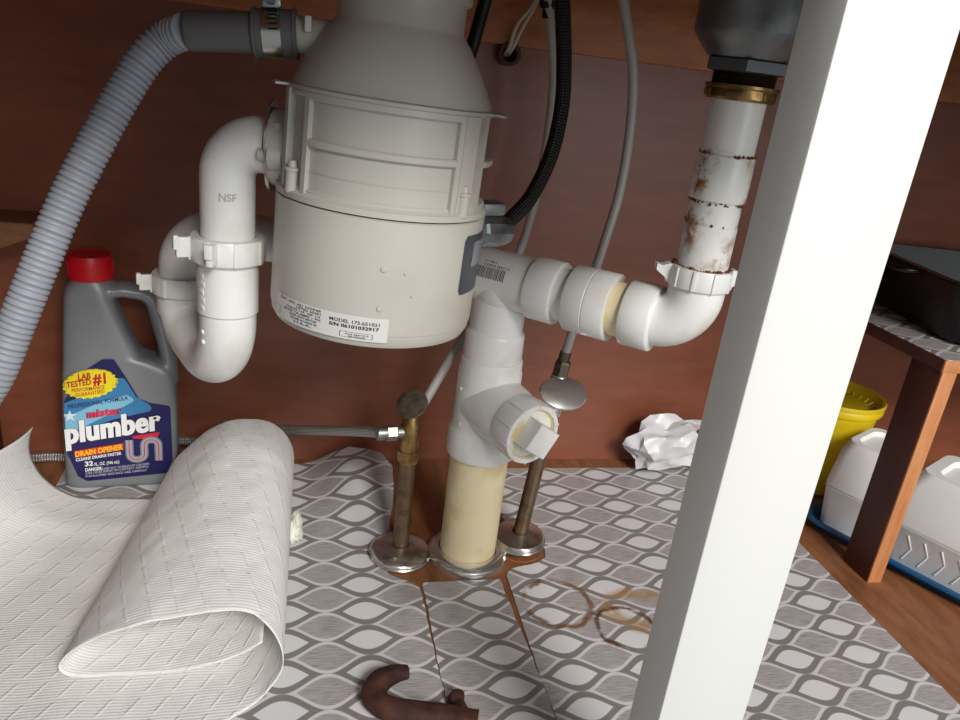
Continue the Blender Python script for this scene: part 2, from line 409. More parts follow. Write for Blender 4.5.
# ------------------------------------------------------------------ garbage disposal
ZM = [(.2965, .3145), (.397, .4035), (.4745, .4735), (.5165, .5165), (.60, .60)]
def zmap(z):
    for (a, b), (c, d) in zip(ZM, ZM[1:]):
        if z <= c: return b + (z - a) / (c - a) * (d - b)
    return z
DC = V((.0565, .550, 0)); TILT = Matrix.Translation(V((.05, .55, .40))) @ Matrix.Rotation(math.radians(2.0), 4, 'Y') @ Matrix.Translation(V((-.05, -.55, -.40)))
gd = thing('garbage_disposal', 'large grey under-sink garbage disposal hanging beside the grey hose', 'disposal', (.05, .55, .296))
bm = NB(); lathe(bm, [(0, .2965), (.060, .2962), (.069, .2968), (.0735, .299), (.0758, .3035), (.0762, .309), (.0768, .3095), (.0770, .312), (.0772, .390), (.0772, .3955), (.075, .3968)], DC, seg=96)
can = link('motor_can', bm, GREY, gd, xf=TILT)
bm = NB(); lathe(bm, [(.0755, .3966), (.0755, .3976)], DC, seg=96); link('seam', bm, HOLE, gd, xf=TILT)
bm = NB(); lathe(bm, [(.0755, .3974), (.0775, .3977), (.0775, .4020), (.0735, .4035), (.0708, .4065), (.0704, .470), (.0725, .4715), (.0738, .4722), (.0738, .4745), (.071, .4755)], DC, seg=96)
shell = link('upper_shell', bm, GREY, gd, xf=TILT)
def rib(a0, a1, z0, z1, r1=.0742, nm='rib'):
    bm = NB(); arcbox(bm, DC, .069, r1, z0, z1, a0, a1, bev=.0010); link(nm, bm, GREY, gd, xf=TILT)
rib(-48, 37, .4668, .4725); rib(-48, 37, .4360, .4415); rib(-50, -46.5, .4025, .4725); rib(37, 40.5, .4025, .4725)
rib(40.5, 52, .4025, .4725, .0748); rib(58, 61.5, .4025, .4725, .0752); rib(-72, -66, .4025, .4725, .0755); rib(-66, -50, .4685, .4725)
rib(62, 120, .436, .4405, .0770); rib(-48, 37, .4025, .4065, .0728); rib(-46, 37, .4185, .4196, .0712); rib(61, 140, .4025, .4075, .075)
for a in (-58, 46):
    bm = NB()
    t = math.radians(a - 95.2); p = DC + V((math.cos(t), math.sin(t), 0)) * .0745
    lathe(bm, [(.0042, .401), (.0042, .416), (.0052, .4165), (.0052, .4185), (.0030, .419), (.0026, .4235), (0, .424)], p, seg=20)
    link('screw_boss', bm, GREY, gd, xf=TILT)
for a0, a1 in ((-88, -72), (68, 86)):
    bm = NB(); arcbox(bm, DC, .069, .083, .4728, .4745, a0, a1, bev=.0003); link('flange_ear', bm, GREY, gd, xf=TILT)
bm = NB(); lathe(bm, [(.0712, .4745), (.0700, .478), (.060, .4965), (.0500, .5115), (.0455, .5165), (.0440, .519), (.0440, .535), (.0468, .5365), (.0475, .539), (.0468, .5415), (.0445, .543), (.0445, .549), (.048, .5505), (.050, .554), (.050, .572), (.046, .575)], DC, seg=96)
link('dome', bm, GREY, gd, xf=TILT)
# mounting ring above
bm = NB(); lathe(bm, [(.047, .574), (.053, .576), (.053, .590), (.049, .600)], DC, seg=64); link('mounting_ring', bm, STEELD, gd, xf=TILT)
# dishwasher inlet stub
bm = NB(); tube(bm, [(.03, .556, .503), (.004, .559, .5045), (-.0085, .5605, .5052)], [.0130, .0122, .0118], 32); link('inlet_spout', bm, GREY, gd)
bm = NB(); box(bm, (-.0015, .5435, .507), (.003, .5475, .517), .001); link('spout_tab', bm, STICK, gd)
# outlet flange
OD = V((-.97, .22, 0)).normalized(); ox, oy, oz = basis(OD)
fc = DC + OD * .0775 + V((0, 0, .431))
bm = NB(); lathe(bm, [(.027, -.016), (.0265, -.002), (.026, .0)], fc, OD, 40); link('outlet_boss', bm, GREY, gd)
bm = NB()
pl = []
for k in range(40):
    t = 2 * PI * k / 40; r = .0215 + .0085 * abs(math.cos(t)) ** 3; pl.append(fc + OD * .0005 + oy * r * math.cos(t) * 1.05 + ox * r * math.sin(t) * .95)
for dz in (0,):
    a = [bm.verts.new(p) for p in pl]; b = [bm.verts.new(p + OD * .0022) for p in pl]
    bm.faces.new(a[::-1]); bm.faces.new(b)
    for k in range(40): bm.faces.new((a[k], a[(k + 1) % 40], b[(k + 1) % 40], b[k]))
fl = link('outlet_flange', bm, CHROMEW, gd)
bm = NB(); p = fc + ox * .0185 - oy * .004 - OD * .003
lathe(bm, [(.0095, -.008), (.0105, -.004), (.0105, .001), (.009, .002)], p, OD, 28)
lathe(bm, [(.0045, .002), (.0045, .009), (.003, .010)], p + V((0, 0, 0)), OD, 16)
tube(bm, [p + oy * .006 - OD * .004, p + oy * .016 - OD * .004, p + oy * .022 - OD * .004], [.0075, .0045, .0035], 16)
link('flange_lug', bm, GREY, gd)
# dimples on the can
for a, z in ((3, .361), (3, .331), (14, .359), (19, .342)):
    bm = NB()
    t = math.radians(a - 95.2); d = V((math.cos(t), math.sin(t), 0)); r = .0026 if a == 3 else .0012
    lathe(bm, [(r, -.0005), (r * .7, .0009), (0, .0012)], DC + d * .0772 + V((0, 0, z)), d, 16)
    link('dimple', bm, GREY, gd, xf=TILT)
# badge
RC = .0774
def cyl(a, z, r=RC):
    t = math.radians(a - 95.2); return V((DC.x + math.cos(t) * r, DC.y + math.sin(t) * r, z))
def patch(a0, a1, z0, z1, r, rnd=.0, n=24, mz=4, skew=0):
    bm = NB(); g = []
    for i in range(n + 1):
        a = a0 + (a1 - a0) * i / n; col = []
        dist = min(a - a0, a1 - a) * math.radians(1) * r; ins = 0
        if dist < rnd: ins = rnd - math.sqrt(max(0, rnd ** 2 - (rnd - dist) ** 2))
        for k in range(mz + 1): z = z0 + ins + (z1 - z0 - 2 * ins) * k / mz; col.append(bm.verts.new(cyl(a + skew * (k / mz - .5), z, r)))
        g.append(col)
    for i in range(n):
        for k in range(mz): bm.faces.new((g[i][k], g[i + 1][k], g[i + 1][k + 1], g[i][k + 1]))
    return bm
badge = link('badge', patch(50, 92, .339, .3865, .0776, .004), DARKG, gd, xf=TILT)
bm = patch(60, 80, .3600, .3805, .0778, .001); link('badge_emblem', bm, mat('emblem_grey', (116, 122, 128), .3), badge, xf=TILT)
bm = NB()
for k in range(4):
    q = patch(62 + k * 3.2, 62.7 + k * 3.2, .3615, .3795, .0780, 0, 3, 6, skew=5)
    me = bpy.data.meshes.new('t'); q.to_mesh(me); q.free(); bm.from_mesh(me); bpy.data.meshes.remove(me)
link('emblem_stroke', bm, mat('emblem_line', (186, 188, 190), .4), badge, xf=TILT)['kind'] = 'stuff'
# rating sticker with its print
stk = link('rating_label', patch(-62, 8.5, .3045, .3235, .07745, .001, 60), STICK, gd, xf=TILT)
def on_can(s, a0, z, h, width_deg, bold=.02, mt=INK, nm='label_text', slope=0):
    t = text_bm(s, h, bold); fit_w(t, width_deg)
    mapped(t, lambda x, y, zz: cyl(a0 + x, z + y + slope * x, .0777 + zz)); link(nm, t, mt, stk, smooth=False, xf=TILT)
on_can('MODEL 175.651021', -22, .3172, .0026, 26); on_can('S/N 06101032917', -22, .3135, .0026, 26, .03)
on_can('FOR SERVICE', -13, .3083, .0010, 12); on_can('SEE DEALER', -11.5, .3067, .0010, 9)
for i, (s, a, wd) in enumerate((('CAT. NO. 651 HORSE', -57, 30), ('LISTED 656E1', -43, 16), ('VOLTS 115  HP 1/3', -51, 24), ('60 HZ 7.0 AMPS 1 PH', -53, 26), ('CONT. DUTY MOTOR', -48, 19), ('RACINE, WI MADE IN', -47, 18), ('U.S.A.', -44, 12))):
    on_can(s, a, .3206 - i * .00235, .0016, wd, .02)
bm = NB()
for a0, a1, z0, z1 in ((-16, 1, .3062, .3064), (-16, 1, .3103, .3105), (-16, -15.7, .3062, .3105), (.7, 1, .3062, .3105), (-61, -57, .3135, .3137), (-61, -57, .3075, .3077), (-57.3, -57, .3075, .3137)):
    q = patch(a0, a1, z0, z1, .0777, 0, 6, 1); me = bpy.data.meshes.new('t'); q.to_mesh(me); q.free(); bm.from_mesh(me); bpy.data.meshes.remove(me)
link('label_frame', bm, INK, stk, smooth=False, xf=TILT)['kind'] = 'stuff'

# ------------------------------------------------------------------ left drain: elbow, trap, arm
FL = V((-.0515, .576, 0)); RL = V((-.097, .672, 0))
e0 = fc + OD * .003
bm = NB(); tube(bm, bend([e0, V((FL.x, FL.y, .431)), V((FL.x, FL.y, .35))], .024, 14), .0193, 40, up=V((0, 1, 0)))
dt = thing('discharge_elbow', 'white plastic elbow leading down from the left side of the disposal', 'pipe', (FL.x, FL.y, .36))
link('pipe', bm, PVC, dt)
bm = NB(); tm = text_bm('NSF', .0055, .02, 1); fit_w(tm, .012)
cd = V((-.0, -.5, 0)) - V((FL.x, FL.y, 0)); ca = math.atan2(-FL.y, -FL.x)
mapped(tm, lambda x, y, z: V((FL.x + .0195 * math.cos(ca + (x - .006) / .0195), FL.y + .0195 * math.sin(ca + (x - .006) / .0195), .392 + y)))
link('embossed_mark', tm, mat('pvc_mark', (176, 168, 150), .5), dt, smooth=False); bm.free()
def slip_nut(parent, c, r, h, wings, d=(0, 0, 1), material=PVC, hgrip=8, rin=None):
    bm = NB(); ring_lathe(bm, [(rin or r * .76, 0), (r * .98, 0), (r, .001), (r, h - .0015), (r * .97, h), (rin or r * .76, h)], c, d, 48)
    x, y, z = basis(d)
    for k in range(hgrip):
        t = 2 * PI * k / hgrip + .3; dd = x * math.cos(t) + y * math.sin(t); tt = z.cross(dd)
        obox(bm, V(c) + dd * r + z * h * .5, (dd, tt, z), (.0022, .0034, h * .98), .0005)
    nut = link('slip_nut', bm, material, parent)
    if wings:
        for t in wings:
            bm = NB(); dd = V((math.cos(t), math.sin(t), 0)); dd = (dd - z * dd.dot(z)).normalized(); tt = z.cross(dd)
            obox(bm, V(c) + dd * (r + .004) + z * h * .55, (dd, tt, z), (.011, .0048, h * .85), .001)
            obox(bm, V(c) + dd * (r + .0095) + z * h * .75, (dd, tt, z), (.004, .006, h * .6), .001)
            link('wing', bm, material, nut)
    return nut
trap = thing('drain_trap', 'white plastic u-bend drain trap below the disposal elbow', 'trap', (FL.x, FL.y, .27))
zb = .273
pt = bend([V((FL.x, FL.y, .334)), V((FL.x, FL.y, zb - .026)), V((RL.x, RL.y, zb - .012)), V((RL.x, RL.y, .288))], .046, 16)
bm = NB(); tube(bm, pt, .0208, 40, up=V((0, 1, 0))); link('trap_bend', bm, PVC, trap)
bm = NB(); lathe(bm, [(.0208, .305), (.0222, .3065), (.0222, .343), (.0232, .344), (.0232, .348)], FL, seg=48); link('socket', bm, PVC, trap)
slip_nut(trap, (FL.x, FL.y, .3460), .0268, .0175, [math.radians(198), math.radians(-105)], rin=.0198)
bm = NB(); lathe(bm, [(.0205, .270), (.0218, .272), (.0218, .291)], RL, seg=40); link('socket', bm, PVC, trap)
slip_nut(trap, (RL.x, RL.y, .2895), .0256, .0160, [math.radians(195)], rin=.0195)
bm = NB(); seam = [p + V((.0205 * math.cos(ca), .0205 * math.sin(ca), 0)) for p in pt[:3]]
for q, zq in (((-62), .292), (-62, .284)):
    bm = NB(); t = ca + math.radians(q); lathe(bm, [(.0022, -.001), (.0018, .0006), (0, .0009)], FL + V((math.cos(t) * .0209, math.sin(t) * .0209, zq)), (math.cos(t), math.sin(t), 0), 12)
    link('mould_nub', bm, PVC, trap)
# raised rectangular mark on the socket
bm = NB(); t0 = ca - .95
for k in range(5):
    t = t0 + .05 * (k % 2); d = V((math.cos(t), math.sin(t), 0)); obox(bm, FL + d * .0222 + V((0, 0, .312 + k * .006)), (d, V((-d.y, d.x, 0)), V((0, 0, 1))), (.0006, .0042, .0036), .0002)
link('raised_mark', bm, PVC, trap)['kind'] = 'stuff'
arm = thing('trap_arm', 'white plastic trap arm curving behind the disposal', 'pipe', (RL.x, RL.y, .33))
AE = V((.158, .6905, .322))
bm = NB(); tube(bm, bend([V((RL.x, RL.y, .293)), V((RL.x, RL.y, .345)), AE], .030, 14), .0193, 40, up=V((0, 1, 0))); link('pipe', bm, PVC, arm)

# ------------------------------------------------------------------ centre stack
SX, SY = .1875, .678; S0 = V((SX, SY, 0))
esc = thing('floor_escutcheon', 'chrome floor escutcheon ring around the yellowed standpipe', 'escutcheon', (SX, SY, 0))
bm = NB(); ring_lathe(bm, [(.0315, 0), (.0425, .0), (.0432, .002), (.0432, .0075), (.0405, .0105), (.034, .0125), (.0315, .0125)], S0, seg=64); link('ring', bm, CHROME, esc)
bm = NB(); lathe(bm, [(.0303, .0), (.0303, .1345)], S0, seg=56)
tag(link('standpipe', bm, PVCY, loc=(SX, SY, 0)), 'yellowed plastic standpipe rising from the cabinet floor', 'pipe')
co = thing('cleanout_tee', 'white plastic cleanout tee with a square-lug plug, above the yellowed standpipe', 'fitting', (SX, SY, .12))
bm = NB(); lathe(bm, [(.0312, .1305), (.0350, .1310), (.0354, .133), (.0354, .158), (.0342, .161), (.0325, .164), (.0318, .184), (.0318, .222), (.0308, .2245), (.0306, .234), (.0300, .2355)], S0, seg=64); link('body', bm, PVC, co)
PC = V((.2165, .6045, .1865)); BD = (PC - V((SX, SY, .1885))); BD.normalize(); BL = .0745
b0 = PC - BD * BL
bm = NB(); lathe(bm, [(.0325, .0), (.0325, .020), (.0310, .036), (.0292, .046), (.0290, .0475)], b0, BD, 56); link('branch', bm, PVC, co)
bm = NB(); ring_lathe(bm, [(.0245, .046), (.0297, .046), (.0302, .0475), (.0302, .072), (.0297, .0735), (.0256, .0735), (.0245, .071)], b0, BD, 56)
x, y, z = basis(BD)
for k in range(10):
    t = 2 * PI * k / 10 + .2; dd = x * math.cos(t) + y * math.sin(t)
    obox(bm, b0 + dd * .0302 + z * .062, (dd, z.cross(dd), z), (.0016, .0016, .023), .0004)
    lathe(bm, [(.0012, -.0005), (.0008, .0012), (0, .0015)], b0 + dd * .0290 + z * .0733, z, 8)
adp = link('plug_adapter', bm, PVC, co)
bm = NB(); lathe(bm, [(.0250, .064), (.0250, .0695), (.0245, .0703), (0, .0703)], b0, BD, 48); plug = link('cleanout_plug', bm, mat('pvc_plug', (228, 224, 212), .4, dirt=(206, 182, 120), dscale=45, dlo=.5, dhi=.66), co)
sq = Matrix.Rotation(math.radians(-33), 3, BD); xx, yy = sq @ x, sq @ y
bm = NB(); tmp = []
for k, (hw, hz) in enumerate(((.0142, .069), (.0138, .0885), (.0128, .0895))):
    tmp.append([bm.verts.new(b0 + xx * a * hw + yy * b * hw + BD * hz) for a, b in ((-1, -1), (1, -1), (1, 1), (-1, 1))])
for a, b in zip(tmp, tmp[1:]):
    for k in range(4): bm.faces.new((a[k], a[(k + 1) % 4], b[(k + 1) % 4], b[k]))
bm.faces.new(tmp[0][::-1]); bm.faces.new(tmp[-1]); link('square_lug', bm, PVC, plug, smooth=False)
bm = NB(); ring_lathe(bm, [(.0236, .0700), (.0252, .0700), (.0250, .0715), (.0238, .0712)], b0, BD, 48); link('putty_ring', bm, mat('putty', (214, 190, 124), .8, dirt=(226, 222, 206), dscale=80), plug)
bm = NB()
for q, zq in ((-58, .205), (-50, .1685)):
    bm = NB(); t = math.radians(-104 + q); d = V((math.cos(t), math.sin(t), 0)); lathe(bm, [(.0022, -.001), (.0018, .001), (0, .0012)], S0 + d * .0318 + V((0, 0, zq)), d, 12)
    link('mould_nub', bm, PVC, co)

RZ = .316; RU = V((.741, -.671, 0)).normalized()
def RP(X): return V((X, .6725 - .905 * (X - .1875), RZ))
tee = thing('drain_tee', 'white plastic drain tee behind the disposal with a barcode sticker', 'fitting', (SX, SY, .235))
bm = NB(); lathe(bm, [(.0272, .2345), (.0287, .2352), (.0290, .2365), (.0290, .2610), (.0282, .2635), (.0262, .2655), (.0262, .305)], S0, seg=56); link('hub', bm, PVC, tee)
bm = NB(); c0 = RP(.160); L1 = (RP(.2125) - c0).length
lathe(bm, [(.0262, 0), (.0262, L1)], c0, RU, 56)
# sweep shoulder where the two bores meet
bmesh.ops.create_uvsphere(bm, u_segments=40, v_segments=20, radius=.0268, matrix=Matrix.Translation(V((SX, SY - .004, .3085))))
link('run_body', bm, PVC, tee)
bm = NB(); L2 = (RP(.2315) - RP(.2115)).length
lathe(bm, [(.0262, 0), (.0286, .0006), (.0290, .002), (.0290, L2 - .002), (.0284, L2 - .0006), (.0262, L2)], RP(.2115), RU, 56); link('hub', bm, PVC, tee)
bm = NB(); lathe(bm, [(.0255, .0), (.0275, .001), (.0275, .004), (.027, .005)], c0 - RU * .004, RU, 48); link('hub', bm, PVC, tee)
def on_run(a, l, r=.0264):      # a: angle from up towards the room, l: along the run
    side = V((RU.y, -RU.x, 0)); return RP(.1875) + RU * l + (V((0, 0, 1)) * math.cos(a) + side * math.sin(a)) * r
bm = NB()
def rpatch(bm, l0, l1, a0, a1, r):
    g = [[bm.verts.new(on_run(a0 + (a1 - a0) * k / 6, l, r)) for k in range(7)] for l in (l0, l1)]
    for k in range(6): bm.faces.new((g[0][k], g[1][k], g[1][k + 1], g[0][k + 1]))
x = -.016
while x < .0115:
    wd = random.choice((.0006, .0009)); rpatch(bm, x, x + wd, 1.0, 1.40, .02645); x += wd + random.choice((.0008, .0012))
bar = link('barcode', bm, INK, tee, smooth=False)
for s, a, l0, wd in (('0 11942 02403 9', .88, .0145, .026), ('P 400 1-1/2', .74, .000, .012)):
    t = text_bm(s, .0022, .01); fit_w(t, wd); mapped(t, lambda x, y, z: on_run(a + y / .0264 * 1.0, l0 - x, .02645)); link('barcode_text', t, INK, bar, smooth=False)
bm = NB(); lathe(bm, [(.0240, 0), (.0240, (RP(.246) - RP(.2285)).length)], RP(.2285), RU, 48)
tag(link('pipe_nipple', bm, PVC, loc=RP(.2285)), 'short white plastic pipe between the tee hub and the wide coupling', 'pipe')
bm = NB(); L = (RP(.2700) - RP(.2405)).length
ring_lathe(bm, [(.0243, 0), (.0296, 0), (.0302, .001), (.0302, L * .48), (.0299, L * .49), (.0299, L * .51), (.0302, L * .52), (.0302, L - .001), (.0296, L), (.0243, L)], RP(.2405), RU, 64)
tag(link('pipe_coupling', bm, PVC, loc=RP(.2405)), 'wide white plastic coupling on the horizontal drain run', 'fitting')
bm = NB(); lathe(bm, [(.0240, 0), (.0240, (RP(.285) - RP(.266)).length)], RP(.266), RU, 48)
tag(link('pipe_nipple', bm, PVCY, loc=RP(.266)), 'short yellowed pipe between the wide coupling and the right elbow', 'pipe')
DX, DY = .3205, .5560
elb = thing('drain_elbow', 'white plastic elbow with a winged slip nut below the right tailpiece', 'fitting', (DX, DY, RZ))
bm = NB(); L = (RP(.2985) - RP(.2795)).length
ring_lathe(bm, [(.0242, 0), (.0284, 0), (.0290, .001), (.0290, L - .001), (.0284, L), (.0222, L + .001), (.0222, L - .004)], RP(.2795), RU, 56); link('hub', bm, PVC, elb)
bm = NB(); tube(bm, bend([RP(.290), V((DX, DY, RZ)), V((DX, DY, .357))], .029, 16), .0232, 48); link('elbow', bm, PVC, elb)
D0 = V((DX, DY, 0))
nt = slip_nut(elb, (DX, DY, .3520), .0262, .0165, None, rin=.0215, hgrip=10)
for sgn in (-1, 1):
    bm = NB(); dd = RT.copy(); dd.z = 0; dd.normalize(); dd *= sgn; tt = V((0, 0, 1)).cross(dd)
    q = [(.024, .0), (.031, .006), (.0375, .0105), (.0375, .0155), (.033, .0145), (.028, .0165), (.024, .0165)]
    a = [bm.verts.new(D0 + dd * r + tt * .0045 + V((0, 0, .3520 + z))) for r, z in q]; b = [bm.verts.new(D0 + dd * r - tt * .0045 + V((0, 0, .3520 + z))) for r, z in q]
    bm.faces.new(a); bm.faces.new(b[::-1])
    for k in range(len(q)): bm.faces.new((a[k], a[(k + 1) % len(q)], b[(k + 1) % len(q)], b[k]))
    link('wing', bm, PVC, nt, smooth=False)
bm = NB()
for k in range(60):
    t = 2 * PI * k / 60; d = V((math.cos(t), math.sin(t), 0)); r = random.uniform(.0008, .0020)
    bmesh.ops.create_icosphere(bm, subdivisions=1, radius=r, matrix=Matrix.Translation(D0 + d * (.0208 + random.uniform(0, .0022)) + V((0, 0, .3687 + random.uniform(-.0004, .0006)))))
link('rust_crust', bm, RUSTC, elb)['kind'] = 'stuff'
tp = thing('tailpiece', 'rust-stained white sink tailpiece hanging from the brass nut', 'pipe', (DX, DY, .345))
bm = NB(); lathe(bm, [(.0208, .355), (.0208, .4035), (.0200, .4040)], D0, seg=48); link('lower_tube', bm, PVCR, tp)
bm = NB(); lathe(bm, [(.0202, .403), (.0202, .424)], D0, seg=48); link('joint', bm, PVCR, tp)
bm = NB(); lathe(bm, [(.0204, .4225), (.0220, .4230), (.0222, .424), (.0222, .4565), (.0218, .4575), (.0203, .4578)], D0, seg=48); link('collar', bm, PVCR, tp)
bm = NB(); lathe(bm, [(.0203, .456), (.0203, .507)], D0, seg=48); link('upper_tube', bm, PVCR, tp)
bm = NB()
for zz, rr, cnt in ((.4220, .0208, 70), (.4582, .0212, 26), (.4045, .0206, 20)):
    for k in range(cnt):
        t = random.uniform(0, 2 * PI); d = V((math.cos(t), math.sin(t), 0))
        bmesh.ops.create_icosphere(bm, subdivisions=1, radius=random.uniform(.0005, .0016), matrix=Matrix.Translation(D0 + d * rr + V((0, 0, zz + random.uniform(-.0015, .0012)))))
link('rust_crust', bm, RUSTC, tp)['kind'] = 'stuff'
st = thing('sink_strainer', 'dark steel sink strainer cup with grey locknut and brass nut', 'strainer', (DX, DY, .49))
bm = NB(); lathe(bm, [(.024, .5260), (.0300, .5270), (.0360, .5335), (.0425, .5420), (.0435, .5450), (.0435, .597)], D0, seg=64); link('cup', bm, STEELD, st)
bm = NB(); lathe(bm, [(.0285, .5172), (.0322, .5180), (.0322, .5255), (.030, .5265)], D0, seg=6); link('locknut', bm, NUTG, st, smooth=False)
bm = NB(); pf = [(.018, .5075)]
for k in range(9): pf += [(.0238, .5075 + k * .00115), (.0226, .5075 + k * .00115 + .0006)]
pf += [(.0238, .5180)]
lathe(bm, pf, D0, seg=48); link('thread', bm, mat('thread_brass', (92, 76, 56), .45, .8), st, flat_angle=20)
bm = NB(); ring_lathe(bm, [(.0206, .4975), (.0250, .4978), (.0262, .4995), (.0262, .5055), (.0272, .5065), (.0272, .5085), (.0225, .5088)], D0, seg=56)
for k in range(6):
    t = 2 * PI * k / 6 - 1.2; d = V((math.cos(t), math.sin(t), 0)); obox(bm, D0 + d * .0256 + V((0, 0, .5022)), (d, V((-d.y, d.x, 0)), V((0, 0, 1))), (.0022, .012, .0055), .0008)
link('brass_nut', bm, BRASS, st)

# ------------------------------------------------------------------ supply stops
LX, LY = .1145, .683; L0 = V((LX, LY, 0))
e = thing('pipe_escutcheon', 'tarnished chrome escutcheon at the foot of the left supply pipe', 'escutcheon', (LX, LY, 0))
tl = Matrix.Translation(V((LX, LY, .003))) @ Matrix.Rotation(.06, 4, 'X') @ Matrix.Translation(-V((LX, LY, .003)))
bm = NB(); ring_lathe(bm, [(.0088, .0), (.0318, .003), (.0324, .0045), (.0318, .0075), (.0295, .0100), (.018, .0130), (.0105, .0150), (.0088, .0150)], L0, seg=56); link('dome', bm, CHROMEW, e, xf=tl)
bm = NB(); ring_lathe(bm, [(.0306, .0032), (.0330, .0032), (.0334, .0048), (.0324, .0062), (.0306, .0060)], L0, seg=56); link('rim', bm, STEELL, e, xf=tl)
LT2 = V((LX + .0002, LY + .0045, .118))
bm = NB(); tube(bm, [L0 + V((0, 0, .002)), LT2 + V((0, 0, .014))], .0083, 32); tag(link('supply_pipe', bm, PIPEB, loc=L0), 'tarnished copper supply pipe standing left of the standpipe', 'pipe')
v1 = thing('stop_valve', 'brass angle stop valve on the left supply pipe with braided hose', 'valve', LT2)
vx, vy = LT2.x, LT2.y; B = V((vx, vy, 0))
bm = NB(); lathe(bm, [(.0096, .1125), (.0112, .1135), (.0112, .1255), (.0100, .1265)], B, seg=8); link('compression_nut', bm, BRASS, v1, smooth=False)
bm = NB(); lathe(bm, [(.0085, .125), (.0098, .128), (.0098, .158), (.0086, .160), (.0080, .166), (.0068, .168), (.0045, .170), (.0045, .178)], B, seg=32); link('body', bm, BRASS, v1)
HD = (V((390, 432, 0)) - V((410, 432, 0))).normalized(); HD = V((-.97, -.12, -.02)).normalized()
bm = NB(); lathe(bm, [(.0062, .004), (.0068, .016)], V((vx, vy, .1475)), HD, 24); lathe(bm, [(.0082, .014), (.0086, .015), (.0086, .024), (.0080, .025)], V((vx, vy, .1475)), HD, 6); link('outlet', bm, mat('nut_nickel', (176, 172, 164), .3, .9), v1, smooth=False)
hax = V((-.35, -.55, .76)).normalized(); hc = V((vx, vy, .1765))
bm = NB(); lathe(bm, [(.0, -.001), (.010, -.001), (.0150, .0012), (.0162, .003), (.0156, .0045), (.0115, .0052), (0, .0050)], hc, hax, 36, )
for v in bm.verts:
    q = v.co - hc; a = q.dot(V((.35, -.2, .2)).normalized())
h1 = link('handle', bm, mat('handle_worn', (150, 140, 124), .36, .85, dirt=(92, 80, 64), dscale=70, dlo=.4, dhi=.65, bump=.4, bscale=220), v1)
# right stop
RX, RY = .2475, .6905
rb = V((RX, RY, -.001)); rt = V((.2665, .6995, .178))
bm = NB(); tube(bm, [rb, rt], .0081, 32); tag(link('supply_pipe', bm, PIPEB, loc=rb), 'brownish copper supply pipe standing right of the standpipe', 'pipe')
e = thing('pipe_escutcheon', 'chrome escutcheon tilted above the floor hole on the right supply pipe', 'escutcheon', (RX, RY, 0))
tl = Matrix.Translation(V((RX + .0015, RY + .0005, .0155))) @ Matrix.Rotation(-.05, 4, 'Y') @ Matrix.Rotation(.08, 4, 'X')
bm = NB(); ring_lathe(bm, [(.0086, -.004), (.0285, -.0045), (.0292, -.003), (.0286, .0), (.0265, .0028), (.016, .0050), (.0100, .0068), (.0086, .0068)], (0, 0, 0), seg=56); link('dome', bm, CHROMEW, e, xf=tl)
bm = NB(); ring_lathe(bm, [(.0277, -.0048), (.0298, -.0046), (.0301, -.0032), (.0292, -.0014), (.0277, -.0016)], (0, 0, 0), seg=56); link('rim', bm, STEELL, e, xf=tl)
bm = NB(); lathe(bm, [(.0125, .0002), (.0125, .008), (.010, .0095)], V((RX, RY, 0)), seg=24); link('collar', bm, mat('rust_collar', (120, 66, 40), .8, dirt=(80, 40, 24), dscale=80), e)
v2 = thing('stop_valve', 'chrome stop valve with oval handle on the right supply pipe', 'valve', rt)
ud = (rt - rb).normalized()
bm = NB(); lathe(bm, [(.0105, -.014), (.0108, -.003), (.0095, -.002), (.0092, .028), (.0085, .030)], rt, ud, 28); link('body', bm, CHROME, v2)
bm = NB(); lathe(bm, [(.0080, .029), (.0088, .030), (.0088, .044), (.0078, .046)], rt, ud, 6); lathe(bm, [(.0060, .046), (.0062, .056)], rt, ud, 20); link('coupling_nut', bm, mat('nut_dull', (110, 100, 84), .4, .9), v2, smooth=False)
hd = V((.10, -.95, .20)).normalized(); hc = rt + ud * .013
bm = NB(); lathe(bm, [(.0055, .005), (.0055, .016)], hc, hd, 20); link('stem', bm, CHROME, v2)
hh = V((.05, -.66, .75)).normalized(); hcc = hc + hd * .017
bm = NB(); lathe(bm, [(0, -.0065), (.010, -.0065), (.0165, -.003), (.0192, .001), (.0185, .0030), (.012, .0048), (0, .0055)], (0, 0, 0), (0, 0, 1), 48)
for v in bm.verts: v.co.x *= 1.38; v.co.y *= 1.0
qm = Matrix.Translation(hcc) @ hh.to_track_quat('Z', 'Y').to_matrix().to_4x4()
hand = link('handle', bm, CHROME, v2, xf=qm)
bm = NB()
for k in range(9):
    t = math.radians(35 + 110 * k / 8); obox(bm, V((math.cos(t) * .0150, math.sin(t) * .0128, .0042)), (V((-math.sin(t), math.cos(t), 0)), V((math.cos(t), math.sin(t), 0)), V((0, 0, 1))), (.0022, .003, .0006))
link('embossed_mark', bm, STEELL, hand, xf=qm, smooth=False)['kind'] = 'stuff'

# ------------------------------------------------------------------ hoses, tubes and wires
h0 = V((vx, vy, .1475)) + HD * .024
pts = resample(spline([h0, V((0.0599, 0.7350, 0.1228)), V((0.0120, 0.8050, 0.0877)), V((-0.0423, 0.8500, 0.0641)), V((-.10, .868, .040)), V((-.16, .8865, .028)), V((-.22, .8865, .007)), V((-.29, .887, .0063)), V((-.336, .870, .0063))], 12), .006)
hb = thing('braided_hose', 'braided steel supply hose running left from the brass valve along the wall', 'hose', h0)
bm = NB(); tube(bm, pts, .0056, 20); link('braid', bm, BRAID, hb)
bm = NB(); lathe(bm, [(.0072, -.002), (.0074, .0), (.0074, .010), (.0064, .011)], h0, HD, 24); link('crimp', bm, mat('crimp_grey', (150, 152, 150), .35, .9), hb)
# grey tube from the left valve, behind the disposal and up
tv = V((vx + .004, vy + .007, .176))
